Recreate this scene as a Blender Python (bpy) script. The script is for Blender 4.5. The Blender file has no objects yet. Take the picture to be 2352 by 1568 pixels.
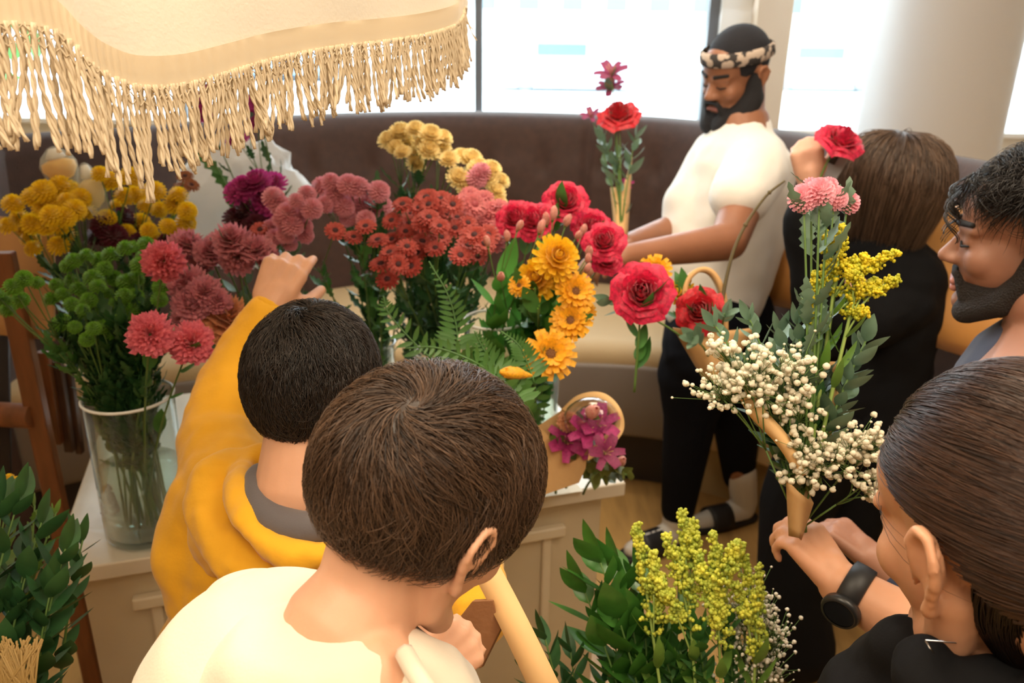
import bpy, bmesh, math, random
import numpy as np
from mathutils import Vector, Matrix, Quaternion, noise
random.seed(7); rng = np.random.default_rng(7)
S = bpy.context.scene; C = S.collection
PI = math.pi
# ---------------------------------------------------------------- camera
W, H, F = 2352, 1568, 1850.0
PITCH, ROLL, CAM = math.radians(20.5), math.radians(0.9), Vector((0, 0, 1.7))
FWD = Vector((0, math.cos(PITCH), -math.sin(PITCH)))
_u0, _r0 = Vector((0, math.sin(PITCH), math.cos(PITCH))), Vector((1, 0, 0))
RGT = _r0*math.cos(ROLL) + _u0*math.sin(ROLL); UPV = _u0*math.cos(ROLL) - _r0*math.sin(ROLL)
cam = bpy.data.cameras.new('camera'); co = bpy.data.objects.new('camera', cam); C.objects.link(co)
m = Matrix((RGT, UPV, -FWD)).transposed().to_4x4(); m.translation = CAM; co.matrix_world = m
cam.sensor_width = 36; cam.lens = F/W*36; cam.clip_start = .05; cam.clip_end = 200
cam.dof.use_dof = True; cam.dof.focus_distance = .84; cam.dof.aperture_fstop = 6.4
S.camera = co
def ray(px, py): return FWD + RGT*((px-W/2)/F) - UPV*((py-H/2)/F)
def at(px, py, d): return CAM + ray(px, py)*d              # a point d metres in front of the lens plane
def atz(px, py, z):
    r = ray(px, py); return CAM + r*((z-CAM.z)/r.z)
def aty(px, py, y):
    r = ray(px, py); return CAM + r*(y/r.y)
# ---------------------------------------------------------------- look
S.view_settings.view_transform = 'Standard'; S.view_settings.look = 'None'
S.view_settings.gamma = 1; S.view_settings.use_curve_mapping = False; S.view_settings.exposure = 0.15
S.cycles.use_denoising = True; S.cycles.max_bounces = 7; S.cycles.transparent_max_bounces = 12
S.cycles.diffuse_bounces = 4; S.cycles.glossy_bounces = 3; S.cycles.caustics_reflective = False; S.cycles.caustics_refractive = False
S.cycles.sample_clamp_indirect = 6
wd = bpy.data.worlds.new('world'); S.world = wd; wd.use_nodes = True
bg = wd.node_tree.nodes['Background']; bg.inputs[0].default_value = (.80, .93, 1, 1); bg.inputs[1].default_value = 6.0
def area(name, loc, target, sx, sy, power, col):
    l = bpy.data.lights.new(name, 'AREA'); l.shape = 'RECTANGLE'; l.size = sx; l.size_y = sy; l.energy = power; l.color = col
    o = bpy.data.objects.new(name, l); C.objects.link(o); o.location = loc
    o.rotation_euler = (Vector(target)-Vector(loc)).to_track_quat('-Z', 'Y').to_euler(); return o
WARM = (1, .83, .61)
area('warm_overhead_light', (-.7, .1, 2.95), (-.5, .7, 0), 1.0, 1.0, 27, WARM)
area('warm_overhead_light', (1.1, .1, 2.95), (.9, .7, 0), 1.0, 1.0, 28, WARM)
area('warm_overhead_light', (.15, 1.75, 3.05), (-.2, 1.9, 0), 1.2, .8, 34, WARM)
area('warm_overhead_light', (.15, -.9, 2.7), (.0, 1.0, .9), .8, .8, 15, WARM)  # added fill light behind the camera, no fixture known; brightens the foreground
area('window_daylight', (.2, 4.6, 2.5), (.1, 1.8, .7), 5.5, 2.0, 60, (.82, .92, 1))
# ---------------------------------------------------------------- tagging
def tag(o, label=None, cat=None, group=None, kind=None):
    if label: o['label'] = label
    if cat: o['category'] = cat
    if group: o['group'] = group
    if kind: o['kind'] = kind
    return o
def empty(name, loc=(0, 0, 0), label=None, cat=None, group=None):
    o = bpy.data.objects.new(name, None); C.objects.link(o); o.location = loc; o.empty_display_size = .02
    return tag(o, label, cat, group)
def link(name, me, parent=None, mat=None):
    o = bpy.data.objects.new(name, me); C.objects.link(o)
    if mat and not me.materials: me.materials.append(mat)
    if parent is not None:
        o.parent = parent
        pw = world_of(parent)
        o.matrix_parent_inverse = pw.inverted()
    return o
def world_of(o):
    m = Matrix.LocRotScale(o.location, o.rotation_euler, o.scale)
    if o.parent is not None: m = world_of(o.parent) @ o.matrix_parent_inverse @ m
    return m
# ---------------------------------------------------------------- materials
MATS = {}
def mat(name, col, rough=.6, var=.0, vscale=20, bump=0, bscale=60, spec=.5, sheen=0, sss=0, col2=None, metal=0, trans=0, stretch=None, coat=0):
    if name in MATS: return MATS[name]
    m = bpy.data.materials.new(name); m.use_nodes = True; nt = m.node_tree; b = nt.nodes['Principled BSDF']
    b.inputs['Base Color'].default_value = (*col, 1); b.inputs['Roughness'].default_value = rough
    b.inputs['Specular IOR Level'].default_value = spec; b.inputs['Metallic'].default_value = metal
    if sheen: b.inputs['Sheen Weight'].default_value = sheen
    if coat: b.inputs['Coat Weight'].default_value = coat
    if sss:
        b.inputs['Subsurface Weight'].default_value = sss; b.inputs['Subsurface Radius'].default_value = (1, .35, .2); b.inputs['Subsurface Scale'].default_value = .006
    if trans:                                                      # thin leaf or petal: some light comes through
        t = nt.nodes.new('ShaderNodeBsdfTranslucent'); t.inputs[0].default_value = (*col, 1)
        mx = nt.nodes.new('ShaderNodeMixShader'); mx.inputs[0].default_value = trans
        nt.links.new(b.outputs[0], mx.inputs[1]); nt.links.new(t.outputs[0], mx.inputs[2])
        nt.links.new(mx.outputs[0], nt.nodes['Material Output'].inputs[0])
    if var or bump:
        tc = nt.nodes.new('ShaderNodeTexCoord'); src = tc.outputs['Object']
        if stretch:
            mp = nt.nodes.new('ShaderNodeMapping'); mp.inputs['Scale'].default_value = stretch
            nt.links.new(src, mp.inputs[0]); src = mp.outputs[0]
    if var:
        n = nt.nodes.new('ShaderNodeTexNoise'); n.inputs['Scale'].default_value = vscale; n.inputs['Detail'].default_value = 3
        nt.links.new(src, n.inputs['Vector'])
        r = nt.nodes.new('ShaderNodeValToRGB')
        c2 = col2 or tuple(c*(1-var) for c in col)
        r.color_ramp.elements[0].position = .32; r.color_ramp.elements[1].position = .68
        r.color_ramp.elements[0].color = (*c2, 1); r.color_ramp.elements[1].color = (*(min(1, c*(1+var*.4)) for c in col), 1)
        nt.links.new(n.outputs['Fac'], r.inputs[0]); nt.links.new(r.outputs[0], b.inputs['Base Color'])
        if trans: nt.links.new(r.outputs[0], t.inputs[0])
    if bump:
        n2 = nt.nodes.new('ShaderNodeTexNoise'); n2.inputs['Scale'].default_value = bscale; n2.inputs['Detail'].default_value = 4
        nt.links.new(src, n2.inputs['Vector'])
        bp = nt.nodes.new('ShaderNodeBump'); bp.inputs['Strength'].default_value = bump; bp.inputs['Distance'].default_value = .01
        nt.links.new(n2.outputs['Fac'], bp.inputs['Height']); nt.links.new(bp.outputs[0], b.inputs['Normal'])
    MATS[name] = m; return m
def glass(name, tint=(.93, .97, .96), refl=.9):
    if name in MATS: return MATS[name]
    m = bpy.data.materials.new(name); m.use_nodes = True; nt = m.node_tree; nt.nodes.remove(nt.nodes['Principled BSDF'])
    t = nt.nodes.new('ShaderNodeBsdfTransparent'); t.inputs[0].default_value = (*tint, 1)
    g = nt.nodes.new('ShaderNodeBsdfGlossy'); g.inputs['Roughness'].default_value = .03
    lw = nt.nodes.new('ShaderNodeLayerWeight'); lw.inputs[0].default_value = .5
    pw = nt.nodes.new('ShaderNodeMath'); pw.operation = 'POWER'; pw.inputs[1].default_value = 4; ad = nt.nodes.new('ShaderNodeMath'); ad.operation = 'ADD'; ad.inputs[1].default_value = .04; nt.links.new(lw.outputs['Facing'], pw.inputs[0]); nt.links.new(pw.outputs[0], ad.inputs[0])
    mu = nt.nodes.new('ShaderNodeMath'); mu.operation = 'MULTIPLY'; mu.inputs[1].default_value = refl
    mx = nt.nodes.new('ShaderNodeMixShader'); nt.links.new(ad.outputs[0], mu.inputs[0]); nt.links.new(mu.outputs[0], mx.inputs[0])
    nt.links.new(t.outputs[0], mx.inputs[1]); nt.links.new(g.outputs[0], mx.inputs[2])
    nt.links.new(mx.outputs[0], nt.nodes['Material Output'].inputs[0]); MATS[name] = m; return m
# ---------------------------------------------------------------- mesh buffer
class MB:
    def __init__(s): s.v, s.f, s.mi, s.sm = [], [], [], []
    def add(s, vs, fs, mi=0):
        n = len(s.v); s.v.extend([tuple(v) for v in vs]); s.f.extend([tuple(n+i for i in f) for f in fs]); s.mi.extend([mi]*len(fs)); return n
    def box(s, c, size, R=None, mi=0):
        x, y, z = (k/2 for k in size); R = R or Matrix.Identity(3); c = Vector(c)
        vs = [c + R @ Vector((a*x, b*y, d*z)) for a in (-1, 1) for b in (-1, 1) for d in (-1, 1)]
        s.add(vs, [(0, 1, 3, 2), (4, 6, 7, 5), (0, 4, 5, 1), (2, 3, 7, 6), (0, 2, 6, 4), (1, 5, 7, 3)], mi)
    def tube(s, pts, rad, n=8, mi=0, cap=True, close=False):
        pts = [Vector(p) for p in pts]; k = len(pts)
        if not hasattr(rad, '__len__'): rad = [rad]*k
        up = Vector((0, 0, 1)); vs = []; side = None
        for i, p in enumerate(pts):
            t = (pts[min(i+1, k-1)] - pts[max(i-1, 0)])
            if close: t = pts[(i+1) % k]-pts[i-1]
            t = t.normalized() if t.length > 1e-9 else up
            if side is None:
                side = t.cross(up) if abs(t.dot(up)) < .95 else t.cross(Vector((1, 0, 0)))
            side = (side - t*side.dot(t)).normalized(); o = t.cross(side)
            for j in range(n):
                a = 2*PI*j/n; vs.append(p + (side*math.cos(a)+o*math.sin(a))*rad[i])
        fs = [(i*n+j, i*n+(j+1) % n, (i+1)*n+(j+1) % n, (i+1)*n+j) for i in range(k-1) for j in range(n)]
        if close: fs += [((k-1)*n+j, (k-1)*n+(j+1) % n, (j+1) % n, j) for j in range(n)]
        elif cap: fs += [tuple(range(n-1, -1, -1)), tuple((k-1)*n+j for j in range(n))]
        s.add(vs, fs, mi)
    def lathe(s, prof, c=(0, 0, 0), n=24, R=None, mi=0):
        c = Vector(c); R = R or Matrix.Identity(3); vs = []
        for r, z in prof:
            for j in range(n):
                a = 2*PI*j/n; vs.append(c + R @ Vector((r*math.cos(a), r*math.sin(a), z)))
        fs = [(i*n+j, i*n+(j+1) % n, (i+1)*n+(j+1) % n, (i+1)*n+j) for i in range(len(prof)-1) for j in range(n)]
        s.add(vs, fs, mi)
    def ell(s, c, r, R=None, nu=12, nv=8, mi=0):
        c = Vector(c); R = R or Matrix.Identity(3)
        if not hasattr(r, '__len__'): r = (r, r, r)
        vs = [c + R @ Vector((0, 0, -r[2]))]
        for i in range(1, nv):
            a = -PI/2+PI*i/nv
            for j in range(nu):
                b = 2*PI*j/nu; vs.append(c + R @ Vector((r[0]*math.cos(a)*math.cos(b), r[1]*math.cos(a)*math.sin(b), r[2]*math.sin(a))))
        vs.append(c + R @ Vector((0, 0, r[2]))); L = len(vs)-1
        fs = [(0, 1+(j+1) % nu, 1+j) for j in range(nu)]
        fs += [(1+i*nu+j, 1+i*nu+(j+1) % nu, 1+(i+1)*nu+(j+1) % nu, 1+(i+1)*nu+j) for i in range(nv-2) for j in range(nu)]
        fs += [(L, 1+(nv-2)*nu+j, 1+(nv-2)*nu+(j+1) % nu) for j in range(nu)]
        s.add(vs, fs, mi)
    def cap(s, a, b, ra, rb, n=12):                                  # rounded tapered limb piece
        a, b = Vector(a), Vector(b); t = (b-a); L = t.length
        if L < 1e-6: s.ell(a, ra); return
        t /= L; pts, rr = [], []
        for k in range(5): q = -PI/2+.05+(PI/2-.05)*k/4; pts.append(a+t*ra*math.sin(q)); rr.append(ra*math.cos(q))
        for k in range(5): q = (PI/2-.05)*k/4; pts.append(b+t*rb*math.sin(q)); rr.append(rb*math.cos(q))
        s.tube(pts, rr, n)
    def chain(s, pts, rad, n=12):
        for i in range(len(pts)-1): s.cap(pts[i], pts[i+1], rad[i], rad[i+1], n)
    def quad(s, vs, mi=0): s.add(vs, [tuple(range(len(vs)))], mi)
    def grid(s, P, mi=0, closeu=False):                              # P[i][j] points
        a, b = len(P), len(P[0]); vs = [p for r in P for p in r]
        fs = [(i*b+j, i*b+(j+1) % b, (i+1)*b+(j+1) % b, (i+1)*b+j) for i in range(a-1) for j in range(b if closeu else b-1)]
        s.add(vs, fs, mi)
    def mesh(s, name, mats, smooth=True):
        me = bpy.data.meshes.new(name); me.from_pydata(s.v, [], s.f)
        for m_ in (mats if isinstance(mats, (list, tuple)) else [mats]): me.materials.append(m_)
        if len(me.materials) > 1: me.polygons.foreach_set('material_index', s.mi)
        me.polygons.foreach_set('use_smooth', [smooth]*len(me.polygons)); me.update(); return me
    def build(s, name, mats, parent=None, smooth=True, bevel=0, solid=0, sub=0):
        o = link(name, s.mesh(name, mats, smooth), parent)
        if bevel:
            b = o.modifiers.new('b', 'BEVEL'); b.width = bevel; b.segments = 3; b.limit_method = 'ANGLE'
        if solid:
            q = o.modifiers.new('s', 'SOLIDIFY'); q.thickness = solid; q.offset = 0
        if sub:
            q = o.modifiers.new('u', 'SUBSURF'); q.levels = sub; q.render_levels = sub
        return o
    def blob(s, name, m_, parent=None, voxel=.005, smooth=6, disp=0, dscale=.05, fac=.5):
        o = s.build(name, m_, parent); r = o.modifiers.new('r', 'REMESH'); r.mode = 'VOXEL'; r.voxel_size = voxel; r.use_smooth_shade = True
        q = o.modifiers.new('q', 'SMOOTH'); q.iterations = smooth; q.factor = fac
        if disp:
            t = bpy.data.textures.new(name, 'CLOUDS'); t.noise_scale = dscale
            d = o.modifiers.new('d', 'DISPLACE'); d.texture = t; d.strength = disp; d.mid_level = .5; d.texture_coords = 'LOCAL'
        return o
def basis(fwd, up):                                                  # columns: right, forward, up
    f = Vector(fwd).normalized(); u = Vector(up); u = (u-f*u.dot(f)).normalized(); r = f.cross(u)
    return Matrix((r, f, u)).transposed()
def zbasis(z, hint=(0, 0, 1)):
    z = Vector(z).normalized(); h = Vector(hint)
    if abs(z.dot(h)) > .95: h = Vector((1, .3, 0))
    x = h.cross(z).normalized(); return Matrix((x, z.cross(x), z)).transposed()
def bez(p, n=8):
    p = [Vector(q) for q in p]; out = []
    for i in range(n+1):
        t = i/n; q = list(p)
        while len(q) > 1: q = [q[k].lerp(q[k+1], t) for k in range(len(q)-1)]
        out.append(q[0])
    return out
def spline(p, n=6):                                                  # Catmull-Rom through the points
    p = [Vector(q) for q in p]; q = [p[0]*2-p[1]]+p+[p[-1]*2-p[-2]]; out = []
    for i in range(1, len(q)-2):
        for k in range(n):
            t = k/n; a, b, c, d = q[i-1:i+3]
            out.append(.5*((2*b)+(c-a)*t+(2*a-5*b+4*c-d)*t*t+(3*b-a-3*c+d)*t**3))
    out.append(p[-1]); return out
# ================================================================ the room
M_floor = mat('honey_floor', (.60, .36, .13), .35, var=.22, vscale=3, bump=.05, bscale=8, stretch=(8, 1.2, 1))
M_white = mat('white_paint', (.82, .80, .77), .6)
M_beige = mat('beige_paint', (.60, .48, .36), .6)
M_frame = mat('dark_frame_metal', (.13, .14, .16), .4)
b = MB(); b.box((0, 1.0, -.05), (9, 8.6, .1)); tag(b.build('floor', M_floor, smooth=False), kind='structure')
b = MB(); b.box((0, 1.0, 3.25), (9, 8.6, .1)); tag(b.build('ceiling', M_white, smooth=False), kind='structure')
M_wallwarm = mat('warm_wall_paint', (.62, .50, .38), .7)
for nm, c, s_ in (('wall_left', (-4.55, 1, 1.6), (.1, 8.6, 3.3)), ('wall_right', (4.55, 1, 1.6), (.1, 8.6, 3.3)), ('wall_front', (0, -3.35, 1.6), (9, .1, 3.3)),
                  ('wall_back', (0, 5.05, .6), (9, .12, 1.2)), ):
    b = MB(); b.box(c, s_); tag(b.build(nm, M_wallwarm if nm != 'wall_back' else M_white, smooth=False), kind='structure')
YW = 5.05
xs = [-4.5, -2.0, aty(1100, 150, YW).x, aty(1618, 150, YW).x, aty(1705, 150, YW).x, 4.5]
M_pane = glass('window_glass', (.97, .99, .99), .5)
zs0, zs1 = 1.2, 3.2
b = MB(); b.box((0, YW-.05, 1.215), (9, .22, .03)); tag(b.build('trim_1', M_white, bevel=.004, smooth=False), kind='structure')
def mullion(x, w, m_, nm):
    b = MB(); b.box((x, YW, 2.2), (w, .1, 2.0)); tag(b.build(nm, m_, bevel=.004, smooth=False), kind='structure')
mullion(xs[1], .05, M_frame, 'trim_2'); mullion(xs[2], .045, M_frame, 'trim_3'); mullion(xs[3]+.02, .06, M_frame, 'trim_4')
b = MB(); b.box((xs[3]+.05+(xs[4]-xs[3]-.05)/2, YW-.04, 1.6), (xs[4]-xs[3]-.05, .1, 3.2)); tag(b.build('wall_back', M_white, smooth=False), kind='structure')
wpost = aty(1785, 150, YW-.1).x - aty(1705, 150, YW-.1).x
b = MB(); b.box((xs[4]+wpost/2, YW-.1, 1.6), (wpost, .2, 3.2)); tag(b.build('wall_pillar', M_beige, smooth=False, bevel=.01), kind='structure')
for i, (x0, x1) in enumerate(((xs[0], xs[1]), (xs[1], xs[2]), (xs[2], xs[3]), (xs[4]+wpost, xs[5]))):
    b = MB(); b.box(((x0+x1)/2, YW+.02, 2.2), (x1-x0, .008, 2.0)); tag(b.build('window_%d' % (i+1), M_pane, smooth=False), kind='structure')
# round column by the right-hand window
cc = aty(2160, 150, 3.95); M_col = mat('column_paint', (.60, .58, .58), .55)
b = MB(); b.lathe([(.315, 0), (.315, 3.2)], (cc.x, 3.95, 0), 64); tag(b.build('wall_column', M_col), kind='structure')
# outside: bright pavement, street, a building front, hedge
M_pave = mat('pale_pavement', (.75, .77, .78), .8, var=.1, vscale=2)
b = MB(); b.box((0, 25, .35), (80, 39.7, .1)); tag(b.build('ground_outside', M_pave, smooth=False), kind='structure')
def outside_tree(x, y, h, r, lab):
    t = empty('tree', (x, y, .4), lab, 'tree', 'trees across the street')
    q = MB(); q.tube([(x, y, .4), (x+.1, y, h*.5), (x, y, h)], [.14, .1, .05], 8); q.build('trunk', mat('bark', (.2, .14, .1), .9), t)
    q = MB()
    for k in range(260):
        d = Vector((random.gauss(0, 1), random.gauss(0, 1), random.gauss(0, 1))).normalized()*r*random.uniform(.5, 1)
        c = Vector((x, y, h))+d; R = zbasis(Vector((random.gauss(0, 1), random.gauss(0, 1), random.gauss(0, 1))))
        w = random.uniform(.12, .25); q.quad([c+R @ Vector((a*w, b_*w*.6, 0)) for a, b_ in ((-1, 0), (0, -1), (1, 0), (0, 1))])
    q.build('crown', mat('tree_green', (.12, .3, .08), .6, trans=.3), t)
outside_tree(-6.5, 9.5, 2.4, 1.5, 'leafy green tree beyond the far left window')
outside_tree(aty(2350, 40, 11).x+.9, 11.0, 2.9, 1.5, 'leafy green tree outside to the right of the round column')
b = MB(); b.box((-8, 30, 2.4), (9, 4, 4)); b.box((3, 32, 3.4), (11, 4, 6)); b.box((14, 30, 2.4), (8, 4, 4))
for k in range(-5, 9): b.box((k*1.5+.4, 29.95, 3.2), (.7, .1, 1.0), mi=1)
o = b.build('building', [M_white, mat('far_windows', (.2, .3, .35), .3)], smooth=False); tag(o, 'pale low building across the street beyond the windows', 'building')
def car(px, y, col, lab, wdt=3.9):
    x = aty(px, 200, y).x; t = empty('car', (x, y, .4), lab, 'car', 'parked cars outside')
    prof = [(-.5, .2), (-.5, .75), (-.36, .85), (-.24, 1.3), (.14, 1.32), (.28, .92), (.48, .8), (.5, .2)]
    q = MB(); P = [[Vector((x+a*wdt, y+sy*.8, .4+z)) for a, z in prof] for sy in (-1, -.98, .98, 1)]; q.grid(P)
    q.add(P[0], [tuple(range(8))]); q.add(P[3], [tuple(range(7, -1, -1))]); q.build('car_body', mat('car_'+lab[:4], col, .25, coat=.5), t, smooth=False, bevel=.05)
    for a in (-.3, .3):
        q = MB(); q.lathe([(.0, -.1), (.3, -.1), (.3, .1), (0, .1)], (x+a*wdt, y-.75, .7), 20, zbasis((0, 1, 0))); q.build('wheel', mat('tyre', (.35, .36, .38), .8), t)
    q = MB(); q.box((x-.05*wdt, y-.81, 1.48), (wdt*.34, .02, .3)); q.build('side_window', mat('car_glass', (.15, .25, .3), .1), t, smooth=False)
car(1300, 24, (.5, .55, .62), 'silver grey car parked outside past the middle window')
car(640, 27, (.2, .35, .6), 'blue car parked outside seen through the fringe')
car(1870, 26, (.55, .7, .72), 'pale teal car parked outside right of the beige pillar')
# ---------------------------------------------------------------- banquette sofa
M_brown = mat('brown_velvet', (.050, .021, .015), .75, sheen=.25, var=.2, vscale=30, bump=.15, bscale=180)
M_seat = mat('tan_seat_fabric', (.60, .44, .25), .55, bump=.1, bscale=120)
M_grey = mat('taupe_leatherette', (.22, .18, .16), .42, bump=.08, bscale=90)
M_plinth = mat('dark_plinth', (.04, .03, .025), .6)
ZT = 1.40
back = [atz(-260, 345, ZT), atz(0, 312, ZT), atz(300, 292, ZT), atz(600, 268, ZT), atz(850, 258, ZT), atz(1100, 256, ZT), atz(1350, 262, ZT), atz(1550, 272, ZT),
        atz(1800, 300, ZT), atz(2000, 330, ZT), atz(2150, 352, ZT), atz(2300, 378, ZT), atz(2600, 440, ZT)]
def xy(v): return Vector((v.x, v.y, 0))
back = [xy(p) for p in back]
bs = spline(back, 10)
ZF = .66
front = [xy(atz(x, y, ZF)) for x, y in ((-420, 1000), (-150, 930), (150, 872), (450, 826), (750, 800), (1050, 790), (1300, 790), (1500, 800), (1700, 832), (1850, 872), (2000, 925), (2200, 1010), (2500, 1150))]
fs_ = spline(front, 10)
cen = Vector((0, -1.2, 0))
def offs(pts, d):
    out = []
    for i, p in enumerate(pts):
        t = (pts[min(i+2, len(pts)-1)]-pts[max(i-2, 0)]).normalized(); n = Vector((t.y, -t.x, 0)); out.append(p+n*d)
    return out
sofa = empty('banquette_sofa', xy(bs[len(bs)//2]), 'long curved dark brown tufted banquette with tan seat under the windows', 'sofa')
L = [0]
for i in range(1, len(bs)): L.append(L[-1]+(bs[i]-bs[i-1]).length)
# tufted back: quilted columns and button dimples
def tuft(u, z):
    v = 0
    a = .20; row = round((z-.78)/a); col = round(u/.26 - (row % 2)*.5)+(row % 2)*.5
    du, dz = u-col*.26, z-(.78+row*a); 
    if row in (0, 1, 2): v -= .03*math.exp(-(du*du+dz*dz)/.0012)
    s_ = abs(((u-1.2) % 1.6)-.0)
    s_ = min(s_, 1.6-s_); v -= .03*math.exp(-(s_*s_)/.0004)
    return v
q = MB(); P = []
N = 300; fine = []
for k in range(N+1):
    u = L[-1]*k/N; i = max(j for j in range(len(L)) if L[j] <= u+1e-9); i = min(i, len(bs)-2)
    fine.append((u, bs[i].lerp(bs[i+1], (u-L[i])/(L[i+1]-L[i]))))
FLn = [0]
for i in range(1, len(fs_)): FLn.append(FLn[-1]+(fs_[i]-fs_[i-1]).length)
def fpt(t):
    u = FLn[-1]*t; i = min(max(j for j in range(len(FLn)) if FLn[j] <= u+1e-9), len(fs_)-2)
    return fs_[i].lerp(fs_[i+1], (u-FLn[i])/(FLn[i+1]-FLn[i]))
fo = [p+(fpt(k/N)-p).normalized() for k, (u, p) in enumerate(fine)]
dep = [(fpt(k/N)-p).length for k, (u, p) in enumerate(fine)]
prof = [(-.14, .3), (-.14, ZT-.05), (-.10, ZT-.012), (-.03, ZT), (.03, ZT-.02), (.06, ZT-.07), (.065, ZT-.12), (.08, 1.2)] + [(.085+.05*(1.2-z)/.5, z) for z in np.linspace(1.18, .62, 24)]
for (u, p), o_ in zip(fine, fo):
    n = (o_-p); P.append([p+n*(d+(tuft(u, z) if d > .06 else -.03*math.exp(-min((u-1.2) % 1.6, 1.6-(u-1.2) % 1.6)**2/.0004)))+Vector((0, 0, z)) for d, z in prof])
q.grid(P); q.build('sofa_back', M_brown, sofa)
q = MB(); P = []
sp = [(.10, .66), (.14, .705), (.20, .715), (.5, .70), (.80, .695), (.85, .685), (.872, .66), (.878, .63), (.872, .605)]
for (u, p), o_, dd_ in zip(fine[::2], fo[::2], dep[::2]):
    n = o_-p; g = ((u-.4) % 1.6); g = min(g, 1.6-g); dd = -.015*math.exp(-g*g/.0004)
    P.append([p+n*(d if d < .3 else dd_-.88+d)+Vector((0, 0, z-.03+dd)) for d, z in sp])
q.grid(P); q.build('seat_cushion', M_seat, sofa)
q = MB(); P = []
sp = [(.80, .61), (.885, .605), (.89, .59), (.885, .45), (.87, .32), (.85, .30), (.7, .295)]
for (u, p), o_, dd_ in zip(fine[::4], fo[::4], dep[::4]):
    n = o_-p; P.append([p+n*(dd_-.885+d)+Vector((0, 0, z-.02)) for d, z in sp])
KS = 52; q.grid(P[:KS]); q.build('seat_front', M_grey, sofa)
q = MB(); q.grid(P[KS-1:]); q.build('seat_front', M_seat, sofa)
q = MB(); P = [[p+(o_-p)*(dd_-.2)+Vector((0, 0, z)) for z in (.30, 0)] for (u, p), o_, dd_ in zip(fine[::4], fo[::4], dep[::4])]
q.grid(P[:KS]); q.build('plinth', M_plinth, sofa)
q = MB(); q.grid([[p[0]+(p[0]-Vector((0, -.3, 0))).normalized()*0, p[1]] for p in P[KS-1:]]); tag(q.build('plinth', mat('tan_plinth', (.50, .36, .18), .6), sofa), 'tan base on the right-hand side')
for pb, pf in ((fine[0][1], fpt(0)), (fine[-1][1], fpt(1))):
    dn = (pf-pb).normalized(); A_ = pb-dn*.14; B_ = pf-dn*.02; q = MB(); q.add([A_+Vector((0, 0, .02)), B_+Vector((0, 0, .02)), B_+Vector((0, 0, .70)), B_-dn*.45+Vector((0, 0, .74)), A_+dn*.26+Vector((0, 0, 1.0)), A_+dn*.20+Vector((0, 0, ZT-.03)), A_+Vector((0, 0, ZT-.03))], [tuple(range(7))]); q.build('end_panel', M_brown, sofa, smooth=False, solid=.05, bevel=.01)
# cushions on the seat
M_must = mat('ochre_velvet', (.50, .22, .045), .6, sheen=.4, var=.18, vscale=9, bump=.2, bscale=14)
def cushion(c, R, w, h, t, lab):
    q = MB(); n = 16; top, bot = [], []
    for i in range(n+1):
        a, b_ = [], []
        for j in range(n+1):
            x, y = -1+2*i/n, -1+2*j/n; e = (1-abs(x)**3.2)*(1-abs(y)**3.2); pin = 1-.06*(1-abs(x*y))*(abs(x)+abs(y))/2
            th = t*.5*max(e, 0)**.6
            X, Y = x*w/2*pin*(1), y*h/2*pin
            wr = .006*math.sin(7*x+3*y)*e
            a.append(c+R @ Vector((X, Y, th+.002+wr))); b_.append(c+R @ Vector((X, Y, -th-.002)))
        top.append(a); bot.append(b_[::1])
    q.grid(top); q.grid([r[::-1] for r in bot]); 
    bm = bmesh.new(); me = q.mesh('throw_pillow', M_must); bm.from_mesh(me); bmesh.ops.remove_doubles(bm, verts=bm.verts, dist=.0045); bm.to_mesh(me); bm.free()
    return tag(link('throw_pillow', me), lab, 'cushion', None)
def stand_pillow(px, py, d, w, h, t, facing, tilt, lab, roll=0):
    c = at(px, py, d); n = Vector((facing[0], facing[1], tilt)).normalized(); x = Vector((0, 0, 1)).cross(n).normalized(); y = n.cross(x)
    x, y = x*math.cos(roll)+y*math.sin(roll), y*math.cos(roll)-x*math.sin(roll)
    cushion(c, Matrix((x, y, n)).transposed(), w, h, t, lab)
stand_pillow(1790, 575, 2.66, .44, .38, .15, (-.45, -.8), .45, 'ochre velvet pillow on the seat between the two standing guests')
stand_pillow(2205, 640, 2.02, .60, .38, .13, (-.55, -.75), .55, 'large ochre velvet pillow on the seat behind the bearded man', roll=-.12)
# ---------------------------------------------------------------- counter
M_cream = mat('cream_paint', (.60, .50, .34), .5, var=.06, vscale=6, bump=.08, bscale=40)
M_top = mat('cream_counter_top', (.70, .62, .50), .22, var=.06, vscale=9, bump=.04, bscale=60)
ZC = .75
FL, FR = xy(atz(112, 1316, ZC)), xy(atz(1438, 1108, ZC)); ex = (FR-FL).normalized(); ey = Vector((-ex.y, ex.x, 0)); CW = (FR-FL).length; CD = .80
RC = Matrix((ex, ey, Vector((0, 0, 1)))).transposed()
def cpt(u, v, z): return FL+ex*u+ey*v+Vector((0, 0, z))
counter = empty('counter', cpt(CW/2, CD/2, 0), 'cream painted panelled counter holding the glass vases of flowers', 'counter')
b = MB(); b.box(cpt(CW/2, CD/2, ZC-.0175), (CW, CD, .035), RC); b.build('counter_top', M_top, counter, smooth=False, bevel=.004)
b = MB(); b.box(cpt(CW/2, CD/2, .3575), (CW-.08, CD-.08, .715), RC); b.build('cabinet_body', M_cream, counter, smooth=False, bevel=.003)
def panel(u0, u1, z0, z1, v=.04, side=False):
    q = MB()
    def bb(ua, ub, za, zb, t): q.box(cpt((ua+ub)/2, v-t/2, (za+zb)/2), (ub-ua, t, zb-za), RC)
    w = .028
    bb(u0, u1, z1-w, z1, .022); bb(u0, u1, z0, z0+w, .014); bb(u0+.03, u0+.03+w*.8, z0+w, z1-w, .01); bb(u1-.03-w*.8, u1-.03, z0+w, z1-w, .01)
    q.build('panel_moulding', mat('cream_moulding', (.68, .58, .42), .45), counter, smooth=False, bevel=.006)
panel(.125, CW*.45, .08, .645); panel(CW*.47, CW-.135, .08, .645)
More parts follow.
